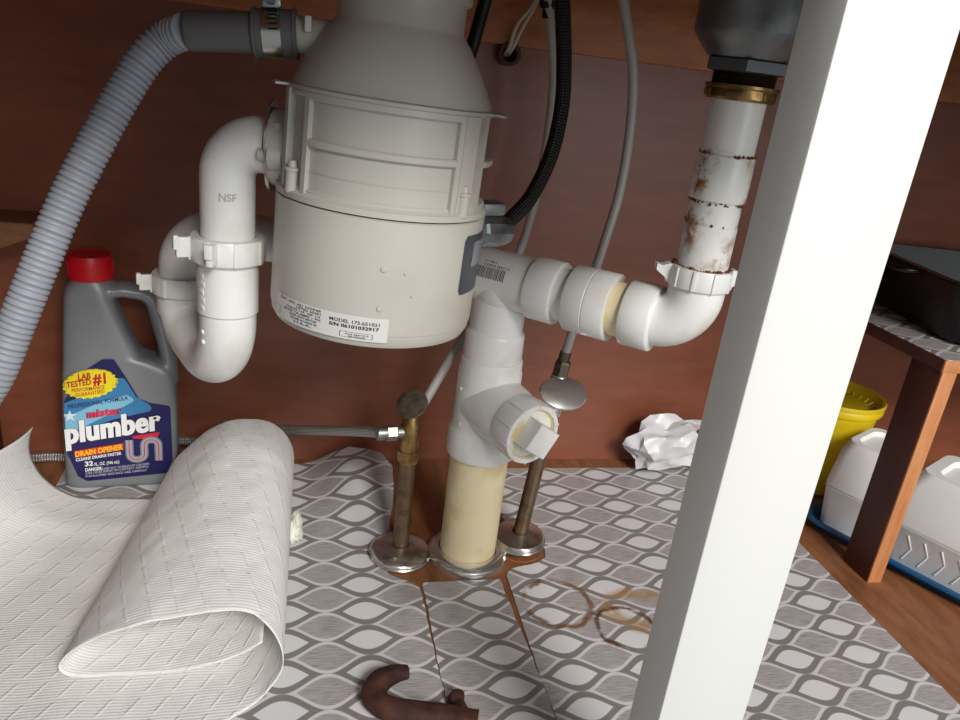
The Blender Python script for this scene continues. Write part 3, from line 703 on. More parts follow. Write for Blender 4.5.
# world points of the two soft risers (metres)
G1 = [(.1215, .690, .170), (.1275, .692, .1790), (.1428, .705, .2018), (.1671, .730, .2326), (.2098, .765, .2841), (.2341, .785, .3247), (.2496, .800, .4092), (.2498, .805, .4899), (.2381, .800, .5411), (.2200, .790, .598)]
bm = NB(); tube(bm, resample(spline(G1, 10), .006), .0047, 18); tag(link('supply_tube', bm, TUBEG, loc=G1[0]), 'grey supply tube rising from the left valve beside the black conduit', 'tube')
ts = rt + ud * .05
G2 = [tuple(ts), (.2773, .705, .2573), (.2914, .715, .3035), (.3054, .730, .3480), (.3162, .740, .3984), (.3188, .748, .4572), (.3126, .750, .5085), (.2987, .748, .5476), (.277, .742, .598)]
bm = NB(); tube(bm, resample(spline(G2, 10), .006), .0049, 18); tag(link('supply_tube', bm, TUBEG, loc=G2[0]), 'grey supply tube rising from the chrome right valve in front of the wall', 'tube')
# black conduit
cc = thing('cable_connector', 'cast zinc cable connector on the right side of the disposal', 'connector', (.13, .585, .375))
cdv = V((.90, .40, .02)).normalized(); c1 = V((.1235, .5795, .3795)); cx_, cy_, cz_ = basis(cdv)
bm = NB(); lathe(bm, [(.0105, -.01), (.0105, .006), (.0125, .007), (.0125, .014), (.0108, .015)], c1, cdv, 24); link('collar', bm, ZINC, cc)
bm = NB(); lathe(bm, [(.0112, .014), (.0128, .018), (.0130, .036), (.0112, .045), (.0085, .047)], c1, V((.86, .45, -.06)), 10); link('body', bm, ZINC, cc, flat_angle=20)
bm = NB(); obox(bm, c1 + V((.018, .010, .0165)), (V((.95, .30, .03)).normalized(), V((-.30, .95, 0)).normalized(), V((0, 0, 1))), (.030, .018, .0105), .0028); clamp_ = link('saddle', bm, ZINC, cc)
bm = NB(); lathe(bm, [(.0036, 0), (.0036, .004), (.0025, .005)], c1 + V((.006, -.011, .012)), (0, -1, .1), 12); link('screw', bm, STEELD, cc)
K = [(.156, .601, .3795), (.1640, .606, .3820), (.1724, .610, .3885), (.1882, .622, .4041), (.2055, .640, .4362), (.2127, .652, .4768), (.2106, .658, .5123), (.2055, .660, .5426), (.194, .660, .598)]
bm = NB(); tube(bm, resample(spline(K, 10), .005), .0065, 20); tag(link('braided_conduit', bm, BBRAID, loc=K[0]), 'black braided conduit curving up from the zinc connector', 'conduit')
# black cable left of it
K = [(.1200, .650, .455), (.1258, .660, .4910), (.1323, .668, .5071), (.1364, .670, .5268), (.1404, .672, .5462), (.150, .672, .598)]
bm = NB(); tube(bm, resample(spline(K, 8), .006), .0055, 16); tag(link('power_cable', bm, BLACK, loc=K[0]), 'thick black cable rising behind the neck of the disposal', 'cable')
# wall hole with two cream wires
hw = V((0.2180, 0.8770, 0.5164))
wh = V((hw.x, YB - .001, hw.z - .001))
bm = NB(); ring_lathe(bm, [(.0085, 0), (.0125, 0), (.0125, .017), (.0085, .017)], wh, (0, -1, 0), 28)
wo = thing('cable_hole', 'dark drilled cable hole under the wooden rail with cream wires in it', 'hole', wh)
link('grommet', bm, mat('hole_rim', (92, 50, 38), .8), wo)
bm = NB(); lathe(bm, [(.0087, .0), (.0087, .004)], wh, (0, -1, 0), 24); link('void', bm, HOLE, wo)
for k, (dx, lb) in enumerate(((.0, 'cream wire entering the wall hole, nearer the black conduit'), (-.0042, 'cream wire entering the wall hole, nearer the disposal'))):
    K = [wh + V((dx, -.004, -.002)), wh + V((dx + .002, -.020, .008)), wh + V((dx + .008 - k * .003, -.030, .030)), wh + V((.018 - .002 * k, -.032, .055)), wh + V((.016 - .003 * k, -.030, .0785 - .0)), ]
    K[-1].z = .599
    bm = NB(); tube(bm, resample(spline(K, 8), .004), .0022, 12); tag(link('wire', bm, WIRE, loc=K[0]), lb, 'wire')
# small bracket at the very top, beside the conduit
bm = NB(); K = V((0.2322, 0.8000, 0.5587)); lathe(bm, [(.0085, -.003), (.0095, 0), (.0095, .010), (.008, .012)], K + V((0, 0, .004)), (0, 0, 1), 6); lathe(bm, [(.0055, -.012), (.0055, -.002)], K + V((0, 0, .004)), (0, 0, 1), 20)
tag(link('faucet_nut', bm, mat('nut_black', (24, 22, 22), .5), loc=K, smooth=False), 'small dark nut on the grey tube near the top rail', 'nut')
# dishwasher hose
dh = thing('drain_hose', 'grey corrugated drain hose arching to the left of the disposal', 'hose', (-.08, .565, .49))
cuff0 = V((-.0055, .5600, .5052)); cuff1 = V((-.0755, .5665, .499))
bm = NB(); tube(bm, [cuff0, cuff0.lerp(cuff1, .4), cuff0.lerp(cuff1, .42), cuff0.lerp(cuff1, .97), cuff1], [.0150, .0150, .0128, .0124, .0116], 40); link('cuff', bm, mat('hose_cuff', (98, 97, 96), .5), dh)
for k in (.02, .38):
    bm = NB(); p = cuff0.lerp(cuff1, k); ring_lathe(bm, [(.0148, -.0008), (.0161, -.0008), (.0161, .0008), (.0148, .0008)], p, cuff1 - cuff0, 36)
    link('cuff_rib', bm, mat('hose_cuff', (112, 112, 112), .5), dh)
hp = [cuff1, V((-0.0887, 0.5767, 0.4931)), V((-0.1023, 0.5736, 0.4793)), V((-0.1182, 0.5647, 0.4518)), V((-0.1339, 0.5538, 0.4197)), V((-0.1491, 0.5435, 0.3865)), V((-0.1629, 0.5315, 0.3500)), V((-0.1778, 0.5207, 0.3103)), V((-0.1949, 0.5120, 0.2688)), V((-.2300, .512, .222)), V((-.285, .515, .172)), V((-.342, .52, .150))]
path = resample(spline(hp, 14), .00062); pit = .0040
def hrad(L):
    ph = (L % pit) / pit; return .0098 + .0017 * min(1, max(0, 1.35 * math.sin(PI * ph) ** .7 - .15))
bm = NB(); tube(bm, path, hrad, 28); link('corrugated_tube', bm, mat('hose_grey', (150, 153, 160), .42, spec=.4), dh, flat_angle=60)
hcl = thing('hose_clamp', 'steel worm-drive clamp around the grey hose cuff', 'clamp', cuff0)
ax = (cuff1 - cuff0).normalized(); pc = cuff0.lerp(cuff1, .22); x, y, z = basis(ax)
bm = NB(); ring_lathe(bm, [(.0149, -.0060), (.0160, -.0060), (.0160, .0060), (.0149, .0060)], pc, ax, 48); link('band', bm, STEELL, hcl)
bm = NB()
for k in range(14):
    t = -1.2 + k * .2; d = (y * math.cos(t) + V((0, -1, 0)) * math.sin(t)).normalized(); obox(bm, pc + d * .01605, (z, d.cross(z), d), (.006, .0011, .0004))
link('slot', bm, HOLE, hcl, smooth=False)['kind'] = 'stuff'
bm = NB(); obox(bm, pc + y * .0185 + V((0, -.004, 0)), (z, V((0, -1, 0)), y), (.0125, .016, .007), .0015); lathe(bm, [(.0038, 0), (.0040, .007)], pc + y * .0197 + V((0, -.010, 0)), (0, -1, .2), 6); link('screw_housing', bm, ZINC, hcl)

# ------------------------------------------------------------------ drain-opener bottle
BA = math.radians(5.0); BC = V((-.1925, .8490, .0012))
BM = Matrix.Translation(BC) @ Matrix.Rotation(BA, 4, 'Z') @ Matrix.Rotation(math.radians(.0), 4, 'X')
bt = thing('drain_opener_bottle', 'grey plastic drain-opener bottle with a red cap and printed label', 'bottle', BC)
bm = NB()
def sup(cx, z, a, b, n=5, seg=48):
    out = []
    for k in range(seg):
        t = 2 * PI * k / seg; c, s = math.cos(t), math.sin(t)
        out.append(bm.verts.new((cx + a * abs(c) ** (2 / n) * (1 if c >= 0 else -1), b * abs(s) ** (2 / n) * (1 if s >= 0 else -1), z)))
    return out
def loft(secs):
    rs = [sup(*q) for q in secs]; k = len(rs[0])
    for a, b in zip(rs, rs[1:]):
        for i in range(k): bm.faces.new((a[i], a[(i + 1) % k], b[(i + 1) % k], b[i]))
    bm.faces.new(rs[0][::-1]); bm.faces.new(rs[-1])
# x runs -.059 .. .059 ; depth half .0245
LR = [(.0, -.0560, .0545, .021, 6), (.002, -.0590, .0578, .0238, 6), (.006, -.0605, .0600, .0248, 6), (.0095, -.0605, .0600, .0248, 6), (.012, -.0597, .0592, .0240, 6), (.020, -.0600, .0595, .0242, 6), (.060, -.0592, .0603, .0242, 6), (.100, -.0575, .0603, .0242, 6), (.125, -.0558, .0590, .0240, 6), (.140, -.0548, .0575, .0236, 5.5), (.148, -.0542, .0520, .0232, 5), (.154, -.0537, .0400, .0230, 4.5), (.159, -.0533, .0240, .0228, 4.5), (.180, -.0517, .0150, .0224, 4.5), (.210, -.0492, .0040, .0218, 4.2), (.228, -.0475, -.0015, .0212, 4), (.236, -.0455, -.0005, .0200, 3.2), (.241, -.0415, -.0015, .0190, 2.4), (.244, -.0400, -.0030, .0183, 2.2), (.250, -.0390, -.0040, .0175, 2)]
loft([((l + r) / 2, z, (r - l) / 2, b, n) for z, l, r, b, n in LR])
hp = bend([V((-.012, 0, .2300)), V((.010, 0, .2325)), V((.0370, 0, .2270)), V((.0490, 0, .172)), V((.0520, 0, .150)), V((.0500, 0, .125))], .016, 8)
rings = []
hs = resample(hp, .004)
for i, p in enumerate(hs):
    tg = (hs[min(i + 1, len(hs) - 1)] - hs[max(i - 1, 0)]).normalized(); nn = V((0, 1, 0)).cross(tg).normalized()
    f = i / (len(hs) - 1); a = .0088 if f < .8 else .0088 + (f - .8) * .02; b = .0135 + .010 * abs(f - .45)
    rings.append([bm.verts.new(p + nn * a * math.cos(t) + V((0, 1, 0)) * b * math.sin(t)) for t in [2 * PI * k / 20 for k in range(20)]])
for a, b in zip(rings, rings[1:]):
    for i in range(20): bm.faces.new((a[i], a[(i + 1) % 20], b[(i + 1) % 20], b[i]))
bm.faces.new(rings[0][::-1]); bm.faces.new(rings[-1])
body = link('body', bm, BOTG, bt, xf=BM)
rm = body.modifiers.new('remesh', 'REMESH'); rm.mode = 'VOXEL'; rm.voxel_size = .0015; rm.use_smooth_shade = True
sm = body.modifiers.new('smooth', 'SMOOTH'); sm.factor = .5; sm.iterations = 14
bm = NB(); pf = [(.0172, .2440), (.0216, .2440), (.0220, .246), (.0216, .2665), (.0203, .2695), (.0172, .2695), (.0166, .2689), (0, .2689)]
lathe(bm, pf, (-.0215, 0, 0), seg=72)
for v in bm.verts:
    r = V((v.co.x + .031, v.co.y)); 
cap = link('cap', bm, REDP, bt, xf=BM)
bm = NB()
for k in range(48):
    t = 2 * PI * k / 48; d = V((math.cos(t), math.sin(t), 0)); obox(bm, V((-.0215, 0, .256)) + d * .0218, (d, V((-d.y, d.x, 0)), V((0, 0, 1))), (.0006, .0010, .015))
link('grip_rib', bm, REDP, cap, xf=BM, smooth=False)['kind'] = 'stuff'
YF = -.0243
def lab(name, poly, rgb, layer, parent, emat=None):
    bm = NB(); vs = [bm.verts.new((x, YF - .0004 - layer * .00014 , z)) for x, z in poly]; bm.faces.new(vs)
    r = bmesh.ops.triangulate(bm, faces=bm.faces[:]); return link(name, bm, mat(emat or ('print_%d_%d_%d' % rgb), rgb, .45), parent, xf=BM, smooth=False)
def lab_text(s, x0, z0, wdt, h, rgb, layer, bold=.02, slope=0, parent=None, shear=0):
    t = text_bm(s, h, bold, shear=shear); fit_w(t, wdt)
    zs = [v.co.y for v in t.verts]; a = min(zs)
    mapped(t, lambda x, y, z: V((x0 + x, YF - .0004 - layer * .00014 - z, z0 + y + slope * x)))
    return link('label_text', t, mat('print_%d_%d_%d' % rgb, rgb, .45), parent or label, xf=BM, smooth=False)
def rnd(poly, r=.005):
    p = bend([V((x, z, 0)) for x, z in poly + [poly[0]]], r, 5)[1:]; return [(q.x, q.y) for q in p]
NAVY = (30, 28, 84)
# navy label: tall left lobe stepping down to the right, rounded corners
lp = [(-.0545, .050), (-.0530, .1096), (-.034, .1440), (-.012, .1600), (-.001, .1600), (.0107, .1370), (.0218, .1130), (.034, .1070), (.0540, .1030), (.0545, .0340), (.048, .0170), (-.036, .0110), (-.045, .0180)]
label = lab('label', rnd(lp, .004), NAVY, 0, bt)
lab('label_swoosh', rnd([(-.0540, .064), (-.0530, .1090), (-.030, .1180), (-.004, .1380), (.0085, .1375), (.0190, .1150), (.032, .1060), (.036, .0980), (-.005, .088), (-.042, .074)], .004), (58, 128, 178), 1, label)
lab('label_swoosh', rnd([(-.0535, .068), (-.0528, .092), (-.02, .108), (.010, .1180), (.0185, .1110), (-.010, .094), (-.042, .076)], .003), (132, 190, 216), 2, label)
bst = []
for k in range(44):
    t = 2 * PI * k / 44; r = 1 if k % 2 else .90; bst.append((-.0254 + .0275 * r * math.cos(t), .1312 + .0175 * r * math.sin(t) + .13 * .0275 * math.cos(t)))
lab('burst', bst, (246, 226, 30), 3, label)
RD = (196, 30, 40)
lab_text('LAB', -.0371, .1358, .0125, .0073, RD, 4, .03, .16); lab_text('TESTED', -.0490, .1272, .0244, .0068, RD, 4, .03, .15)
lab_text('#1', -.0230, .1305, .0130, .0130, RD, 4, .03, .12); lab_text('PERFORMANCE', -.0441, .1218, .0324, .0042, RD, 4, .02, .12); lab_text('GUARANTEED', -.0410, .1164, .0290, .0042, RD, 4, .02, .145)
lab_text('PROFESSIONAL FORMULA', -.0490, .1022, .0598, .0048, (34, 44, 92), 4, .02, .165)
sp = []
for k in range(10):
    t = PI / 2 + 2 * PI * k / 10; r = .0066 if k % 2 == 0 else .0026; sp.append((-.0478 + r * math.cos(t), .0935 + r * 1.1 * math.sin(t)))
lab('star', sp, (214, 240, 250), 4, label)
def outlined(s, x0, z0, wdt, h, rgb, lay, bold, slope):
    lab_text(s, x0 - .0010, z0, wdt + .0020, h, (16, 16, 50), lay, bold + .05, slope); lab_text(s, x0, z0, wdt, h, rgb, lay + 1, bold, slope)
outlined('mister', -.0307, .0905, .0331, .0098, (220, 58, 88), 4, .035, .13)
outlined('plumber', -.0545, .0600, .0980, .0262, (244, 243, 240), 6, .055, .150)
lab('orange_bar', [(-.0465, .0418), (-.0465, .0505), (.0035, .0585), (.0035, .0500)], (224, 62, 36), 5, label)
lab_text('DRAIN OPENER', -.0458, .0432, .0487, .0066, (255, 196, 36), 8, .04, .155)
lab_text('CLEANS DRAINS FASTER', -.0458, .0374, .0468, .0038, (236, 234, 232), 6, .03, .142)
lab_text('32', -.0370, .0307, .0085, .0060, (244, 243, 240), 6, .03, .10); lab_text('FL. OZ. (946 mL)', -.0272, .0308, .0254, .0040, (244, 243, 240), 6, .02, .09)
lab_text('DANGER:', -.0371, .0240, .0179, .0042, (244, 243, 240), 6, .03, .08); lab_text('KEEP OUT OF REACH OF CHILDREN.', -.0182, .0252, .0480, .0028, (200, 200, 212), 6, .01, .09)
lab_text('CAN CAUSE BURNS ON CONTACT. HARMFUL', -.0371, .0203, .0660, .0028, (200, 200, 212), 6, .01, .085); lab_text('IF SWALLOWED. READ BACK LABEL CAREFULLY.', -.0371, .0163, .0640, .0028, (200, 200, 212), 6, .01, .08)
lab('red_flash', [(.0130, .0640), (.0140, .0670), (.0420, .0712), (.0380, .0610)], (214, 40, 60), 5, label)
def ribbon(pts, wd, rgb, layer, nm):
    p = bend([V((x, z, 0)) for x, z in pts], .0068, 8); L, R = [], []
    for i, q in enumerate(p):
        t = (p[min(i + 1, len(p) - 1)] - p[max(i - 1, 0)]).normalized(); nn = V((-t.y, t.x, 0)) * wd / 2; L.append(((q + nn).x, (q + nn).y)); R.append(((q - nn).x, (q - nn).y))
    bm = NB(); yy = YF - .0004 - layer * .00014
    a = [bm.verts.new((x, yy, z)) for x, z in L]; b = [bm.verts.new((x, yy, z)) for x, z in R]
    for i in range(len(p) - 1): bm.faces.new((a[i], a[i + 1], b[i + 1], b[i]))
    return link(nm, bm, mat('print_%d_%d_%d' % rgb, rgb, .45), label, xf=BM, smooth=False)
pp = [(.0095, .0620), (.0095, .0365), (.0250, .0375), (.0250, .0610), (.0400, .0620), (.0400, .0345)]
ribbon(pp, .0088, (126, 128, 140), 7, 'pipe_print'); ribbon(pp, .0058, (172, 172, 182), 8, 'pipe_print'); ribbon(pp, .0010, (206, 40, 54), 9, 'flow_print')

# ------------------------------------------------------------------ paper towel
pt = thing('paper_towel', 'loose roll of white embossed paper towel with its end unrolled to the left', 'paper towel', (-.09, .65, 0))
def sstep(a, b, x):
    t = max(0, min(1, (x - a) / (b - a))); return t * t * (3 - 2 * t)
def roll_section(f):
    """rolled part at fraction f (0 near, 1 far): right bend, top, left tip, fold back inside, as (x, z)"""
    w = .172 + (.136 - .172) * f; h = .066 + (.106 - .066) * f; xr = -.0035 + .004 * f; xl = xr - w
    P = [(xl + w * .25, .0025), (xl + w * .6, .0025), (xl + w * .85, .005)]
    P += [(xr - .004, .020 + .004 * f), (xr, h * .55), (xr - w * .06, h * .80), (xr - w * .20, h * .97), (xr - w * .40, h * 1.0), (xr - w * .60, h * .93), (xr - w * .80, h * .74), (xr - w * .94, h * .52), (xr - w * 1.0, h * .34)]
    P += [(xr - w * .985, h * .20), (xr - w * .90, h * .12), (xr - w * .70, h * .11), (xr - w * .45, h * .16), (xr - w * .22, h * .30), (xr - w * .10, h * .50)]
    return [V((x, z, 0)) for x, z in P]
def res_n(c, n_):
    L = [0]
    for a, b in zip(c, c[1:]): L.append(L[-1] + (b - a).length)
    out = []; k = 0
    for i in range(n_):
        s_ = L[-1] * i / (n_ - 1)
        while k < len(L) - 2 and L[k + 1] < s_: k += 1
        t = (s_ - L[k]) / max(1e-9, L[k + 1] - L[k]); out.append((c[k].lerp(c[k + 1], min(1, t)), s_))
    return out
bm = NB(); uvl = bm.loops.layers.uv.new('UVMap'); NY = 80; NL = 60; NR = 130
Y0, Y1 = .524, .797; VV = []; LC = .125; XC = -.212
for j in range(NY + 1):
    f = j / NY; sec = roll_section(f); y = Y0 + (Y1 - Y0) * f; row = []
    x1 = sec[0].x; th = .02 + 2.0 * sstep(.50, 1.0, f) ** 1.2; rho = LC / th; tot = (x1 - XC) + LC
    for i in range(NL):
        s_ = tot * i / NL; back = tot - s_                       # distance from the roll, leftwards
        if back <= x1 - XC: x, z = x1 - back, .0025
        else:
            a = (back - (x1 - XC)) / rho; x, z = XC - rho * math.sin(a), .0025 + rho * (1 - math.cos(a))
        k = min(1, back / .10)
        yy = y - (1 - f) * (.10 + .05 * k) + .010 * k * math.sin(f * 3)
        dz = .0022 * (noise.noise(V((x * 22, yy * 18, 1))) + .6) * k + .0030 * sstep(.0, .05, back) * math.exp(-((f - .86) / .05) ** 2)
        row.append((V((x, yy, max(.0018, z + dz))), s_, yy))
    for i, (q, s_) in enumerate(res_n(spline(sec, 8), NR)):
        yy = y - (1 - f) * .10 * max(0, 1 - i / 46) + .004 * noise.noise(V((q.x * 20, q.y * 20, 5))) * (1 - f) ** 3
        dz = .0018 * noise.noise(V((q.x * 26, y * 18, i * .02))) + .0008 * noise.noise(V((q.x * 80, y * 60, 3)))
        # a soft crease running along the top of the roll
        dz -= .0022 * math.exp(-((i - 62 - 14 * f) / 5) ** 2)
        row.append((V((q.x, yy, max(.0018, q.y + dz))), tot + s_, yy))
    VV.append([(bm.verts.new(p), u_, v_) for p, u_, v_ in row])
nm = NL + NR
for j in range(NY):
    for i in range(nm - 1):
        a, b, c, d = VV[j][i], VV[j][i + 1], VV[j + 1][i + 1], VV[j + 1][i]
        fc_ = bm.faces.new((a[0], b[0], c[0], d[0]))
        for lp_, q in zip(fc_.loops, (a, b, c, d)): lp_[uvl].uv = (q[1], q[2])
bmesh.ops.recalc_face_normals(bm, faces=bm.faces)
tw = link('towel_sheet', bm, TOWEL, pt, flat_angle=180)
so = tw.modifiers.new('thickness', 'SOLIDIFY'); so.thickness = .0006; so.offset = 0

# scrap of tissue behind the roll
def crumple(name, c, r, sq, material, parent=None, seed=0, sub=4, amp=.35, freq=60, lab_=None, cat=None):
    bm = NB(); bmesh.ops.create_icosphere(bm, subdivisions=sub, radius=1)
    for v in bm.verts:
        d = v.co.normalized(); k = 1 + amp * noise.noise(d * 1.6 + V((seed, 0, 0))) * 1.4 + amp * (abs(noise.noise(d * 3.4 + V((0, seed, 0)))) * 1.3 - .3) + amp * .4 * abs(noise.noise(d * 8 + V((0, 0, seed))))
        v.co = V((d.x * sq[0], d.y * sq[1], d.z * sq[2])) * r * k
    mz = min(v.co.z for v in bm.verts)
    for v in bm.verts: v.co += V(c) - V((0, 0, mz))
    if parent: return link(name, bm, material, parent, flat_angle=30)
    return tag(link(name, bm, material, loc=c, flat_angle=180), lab_, cat)
crumple('tissue_scrap', (.0015, .715, .0012), .014, (.75, 1.4, .9), TISS, seed=3, lab_='small crumpled cream tissue scrap beside the towel roll', cat='tissue')

# ------------------------------------------------------------------ plastic bag
bg = thing('plastic_bag', 'crumpled white plastic bag against the back wall behind the white stile', 'bag', (.49, .84, 0))
bm = NB(); bmesh.ops.create_icosphere(bm, subdivisions=3, radius=1)
for v in bm.verts:
    d = v.co.normalized()
    k = 1 + .42 * noise.noise(d * 1.4 + V((4, 2, 1))) + .26 * noise.noise(d * 3.1 + V((2, 5, 7))) + random.uniform(-.09, .09)
    v.co = V((d.x * .058 * k, d.y * .027 * k, d.z * .040 * k))
bmesh.ops.subdivide_edges(bm, edges=bm.edges[:], cuts=2, use_grid_fill=True)
for v in bm.verts: v.co += V((1, 1, 1)) * .0010 * noise.noise(v.co * 160)
mz = min(v.co.z for v in bm.verts)
for v in bm.verts: v.co = V((v.co.x, v.co.y, v.co.z * (1 if v.co.z > 0 else .9))) + V((.500, .8525, -mz + .0015))
link('film', bm, BAG, bg, flat_angle=40)
bm = NB(); hpts = spline([(.512, .866, .045), (.525, .868, .066), (.548, .868, .071), (.566, .864, .062), (.574, .858, .036)], 6)
uvl = None; L_, R_ = [], []
for i, p in enumerate(hpts):
    t = (hpts[min(i + 1, len(hpts) - 1)] - hpts[max(i - 1, 0)]).normalized(); nn = t.cross(V((0, 1, 0))).normalized(); wv_ = .006 + .002 * math.sin(i)
    L_.append(bm.verts.new(p + nn * wv_ + V((0, .003 * math.sin(i * 1.3), 0)))); R_.append(bm.verts.new(p - nn * wv_ + V((0, -.003, 0))))
for i in range(len(hpts) - 1): bm.faces.new((L_[i], L_[i + 1], R_[i + 1], R_[i]))
o = link('bag_handle', bm, BAG, bg); so = o.modifiers.new('thickness', 'SOLIDIFY'); so.thickness = .0008

# ------------------------------------------------------------------ rusty hook on the liner
hk = thing('rusty_hook', 'rusty iron hook lying on the liner at the front', 'hook', (.085, .475, .001))
K = spline([(.1010, .5050, .0095), (.090, .5030, .0100), (.0770, .4960, .0105), (.0700, .4830, .0105), (.0760, .4690, .0105), (.0960, .4610, .0105), (.126, .4530, .0105), (.150, .4450, .0105)], 8)
rr = [.0062 + .0042 * min(1, i / 16) for i in range(len(K))]
bm = NB(); tube(bm, K, rr, 18)
for v in bm.verts: v.co += V((1, 1, .5)) * .0008 * noise.noise(v.co * 70); v.co.z = .0018 + max(0, v.co.z - .0005) * .85
link('hook', bm, RUST, hk)
bm = NB(); lathe(bm, [(.0, .0), (.0068, .0), (.0068, .009), (.0060, .012), (.0, .0145)], (.1375, .4740, .0014), (.05, -.2, 1), 14)
tube(bm, [(.1375, .4740, .006), (.139, .466, .008), (.140, .457, .010)], .006, 12)
for v in bm.verts: v.co += V((1, 1, 1)) * .0007 * noise.noise(v.co * 200); v.co.z = max(.0018, v.co.z)
link('knob', bm, RUST, hk)

# ------------------------------------------------------------------ right shelf and what is under and on it
sh = thing('small_shelf', 'low wooden shelf with a brown leg and liner on top, right of the white stile', 'shelf', (.654, .62, 0))
bm = NB(); box(bm, (.645, .6065, 0), (.6635, .6480, .262), .0006); leg = link('leg', bm, SHELFD, sh)
bm = NB(); box(bm, (.6452, .6040, 0), (.6633, .6065, .262), .0004); link('raw_edge', bm, RAWED, leg)
bm = NB(); box(bm, (.6440, .6070, .262), (1.15, .885, .2752), .0006); brd = link('board', bm, SHELFD, sh)
bm = NB(); box(bm, (.6440, .6038, .262), (1.15, .6070, .2752), .0004); link('raw_edge', bm, RAWED, brd)
bm = NB(); uvl = bm.loops.layers.uv.new('UVMap')
q = [(.6455, .6052), (1.15, .6052), (1.15, .884), (.6455, .884)]
vs = [bm.verts.new((x, y, .2757)) for x, y in q]; f = bm.faces.new(vs)
for lp_ in f.loops: lp_[uvl].uv = (lp_.vert.co.x + .012, lp_.vert.co.y + .01)
o = link('liner_top', bm, LIN1, sh, smooth=False); so = o.modifiers.new('thickness', 'SOLIDIFY'); so.thickness = .0006
bm = NB(); box(bm, (1.12, .61, 0), (1.138, .88, .262), .0006); link('leg', bm, SHELFD, sh)
# black pan on the shelf
pn = thing('roasting_pan', 'black open pan standing on the lined shelf', 'pan', (.85, .74, .2765))
PM = Matrix.Translation(V((.835, .715, .2766))) @ Matrix.Rotation(math.radians(-10), 4, 'Z')
bm = NB()
def rrect(hx, hy, z, r, n=6):
    out = []
    for cx, cy, a0 in ((hx - r, hy - r, 0), (-hx + r, hy - r, 90), (-hx + r, -hy + r, 180), (hx - r, -hy + r, 270)):
        for k in range(n + 1): t = math.radians(a0 + 90 * k / n); out.append((cx + r * math.cos(t), cy + r * math.sin(t), z))
    return out
def loft_pts(bm, secs, cap0=True, cap1=True):
    rs = [[bm.verts.new(p) for p in s_] for s_ in secs]; k = len(rs[0])
    for a, b in zip(rs, rs[1:]):
        for i in range(k): bm.faces.new((a[i], a[(i + 1) % k], b[(i + 1) % k], b[i]))
    if cap0: bm.faces.new(rs[0][::-1])
    if cap1: bm.faces.new(rs[-1])
loft_pts(bm, [rrect(.125, .085, 0, .02), rrect(.132, .092, .004, .024), rrect(.148, .108, .066, .03), rrect(.158, .118, .068, .036), rrect(.158, .118, .0705, .036), rrect(.147, .107, .0705, .03), rrect(.130, .090, .006, .022)])
link('basin', bm, BLACKP, pn, xf=PM)
bm = NB(); tube(bm, bend([V((-.150, -.035, .066)), V((-.178, -.035, .066)), V((-.178, .035, .066)), V((-.150, .035, .066))], .012, 6), .0035, 12); link('handle', bm, BLACKP, pn, xf=PM)
# yellow tub
tb = thing('yellow_tub', 'yellow plastic tub with a fluted bowl lid behind the white stile', 'tub', (.706, .80, 0))
T0 = V((.7230, .8280, .0008))
bm = NB(); lathe(bm, [(0, 0), (.0415, 0), (.0435, .002), (.0565, .118), (.0580, .122), (.0580, .126), (.055, .127)], T0, seg=64); link('tub', bm, YEL, tb)
bm = NB(); pf = [(r_ + .006 if r_ > .03 else r_, z_ + .002) for r_, z_ in [(.0515, .122), (.0545, .1225), (.0560, .1250), (.0560, .1300), (.0550, .1325), (.0565, .1335), (.0570, .1370), (.0552, .1395), (.0525, .1385), (.0470, .1280), (.0400, .1215), (.024, .1185), (0, .1180)]]
lathe(bm, pf, T0, seg=96); lid = link('lid', bm, YEL, tb)
bm = NB()
for k in range(28):
    t = 2 * PI * k / 28; d = V((math.cos(t), math.sin(t), 0)); tube(bm, [T0 + d * .022 + V((0, 0, .1205)), T0 + d * .042 + V((0, 0, .1225)), T0 + d * .053 + V((0, 0, .1310))], [.0006, .0016, .0010], 6)
link('flute', bm, YEL, lid)['kind'] = 'stuff'
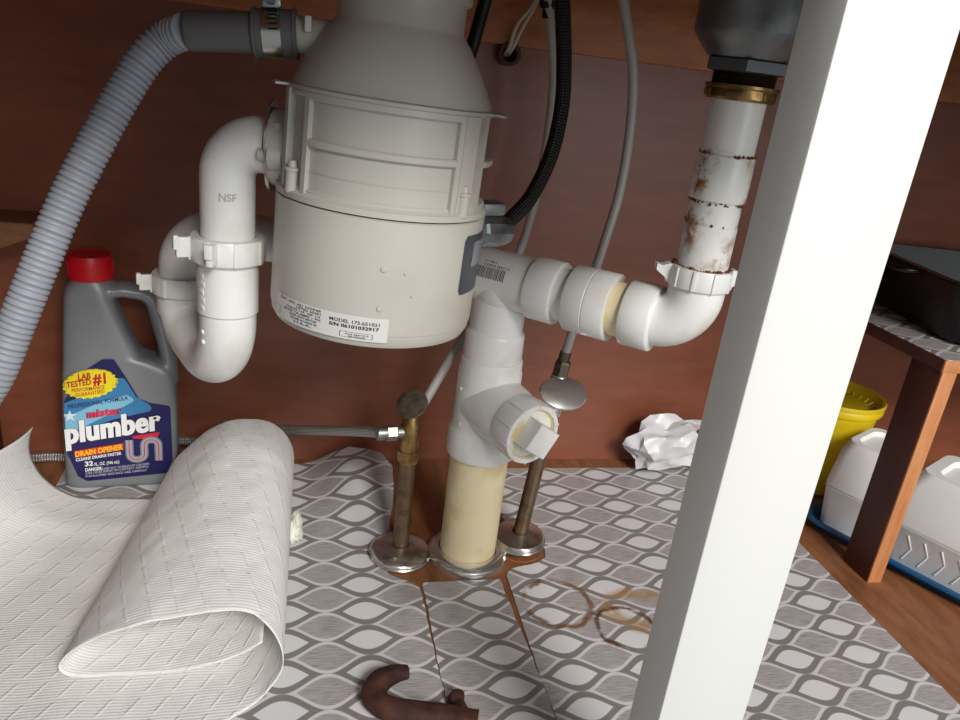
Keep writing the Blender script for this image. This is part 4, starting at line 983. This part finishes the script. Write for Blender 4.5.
# blue tray with foam containers
TA = math.radians(28)
TM = Matrix.Translation(V((.783, .664, .0006))) @ Matrix.Rotation(TA, 4, 'Z')
ty = thing('blue_tray', 'blue plastic tray on the cabinet floor under the foam containers', 'tray', (.775, .68, 0))
bm = NB(); loft_pts(bm, [rrect(.092, .112, 0, .02), rrect(.096, .116, .003, .022), rrect(.100, .120, .012, .026), rrect(.104, .124, .0135, .028), rrect(.105, .125, .0115, .029), rrect(.107, .127, .0125, .030), rrect(.1065, .1265, .0155, .030), rrect(.101, .121, .0160, .026), rrect(.095, .115, .0045, .022)]); link('tray', bm, BLUE, ty, xf=TM)
def foam(name, lab_, Mx, hx, hy, h1, h2, lines, grp=None):
    t = thing(name, lab_, 'container', Mx.translation, 'foam containers on the blue tray')
    bm = NB(); loft_pts(bm, [rrect(hx * .88, hy * .88, 0, .010), rrect(hx, hy, h1 - .004, .012), rrect(hx * 1.02, hy * 1.02, h1 - .002, .012), rrect(hx * 1.02, hy * 1.02, h1, .012)]); b = link('base', bm, FOAM, t, xf=Mx)
    if h2:
        bm = NB(); loft_pts(bm, [rrect(hx * 1.02, hy * 1.02, h1 + .001, .012), rrect(hx * 1.02, hy * 1.02, h1 + .004, .012), rrect(hx * .92, hy * .92, h1 + h2 * .75, .014), rrect(hx * .80, hy * .80, h1 + h2, .016), rrect(hx * .62, hy * .62, h1 + h2, .016), rrect(hx * .58, hy * .58, h1 + h2 - .006, .014)]); link('lid', bm, FOAM, t, xf=Mx)
    if lines:
        for k in range(6):
            bm = NB(); y0 = hy * .62 - k * hy * .26; xx_ = -hx * .945
            tube(bm, [(xx_ * .945, y0, h1 * .15), (xx_ * .985, y0 - .007, h1 * .5), (xx_ * 1.035, y0, h1 * .82)], .0014, 8)
            link('chevron_rib', bm, FOAM, b, xf=Mx)
    return t
foam('foam_container', 'tall white foam container beside the yellow tub, on the blue tray', TM @ Matrix.Translation(V((-.038, .076, .0062))), .052, .037, .055, .062, False)
M2 = TM @ Matrix.Translation(V((-.034, -.040, .0062)))
foam('foam_container', 'white foam container with chevron ribs at the front of the blue tray', M2, .056, .072, .050, .068, True)

# floor hole around the right pipe reads as bare wood: a thin rusty stain ring of wood filler
bm = NB(); ring_lathe(bm, [(.012, .0), (.0250, .0), (.0245, .0010), (.012, .0012)], V((.2495, .6875, .0)), seg=40)
tag(link('wood_filler_ring', bm, mat('filler', (140, 84, 50), .8, dirt=(96, 54, 34), dscale=70), loc=(.2495, .6875, 0)), 'rusty brown ring on the floor around the right supply pipe', 'ring')
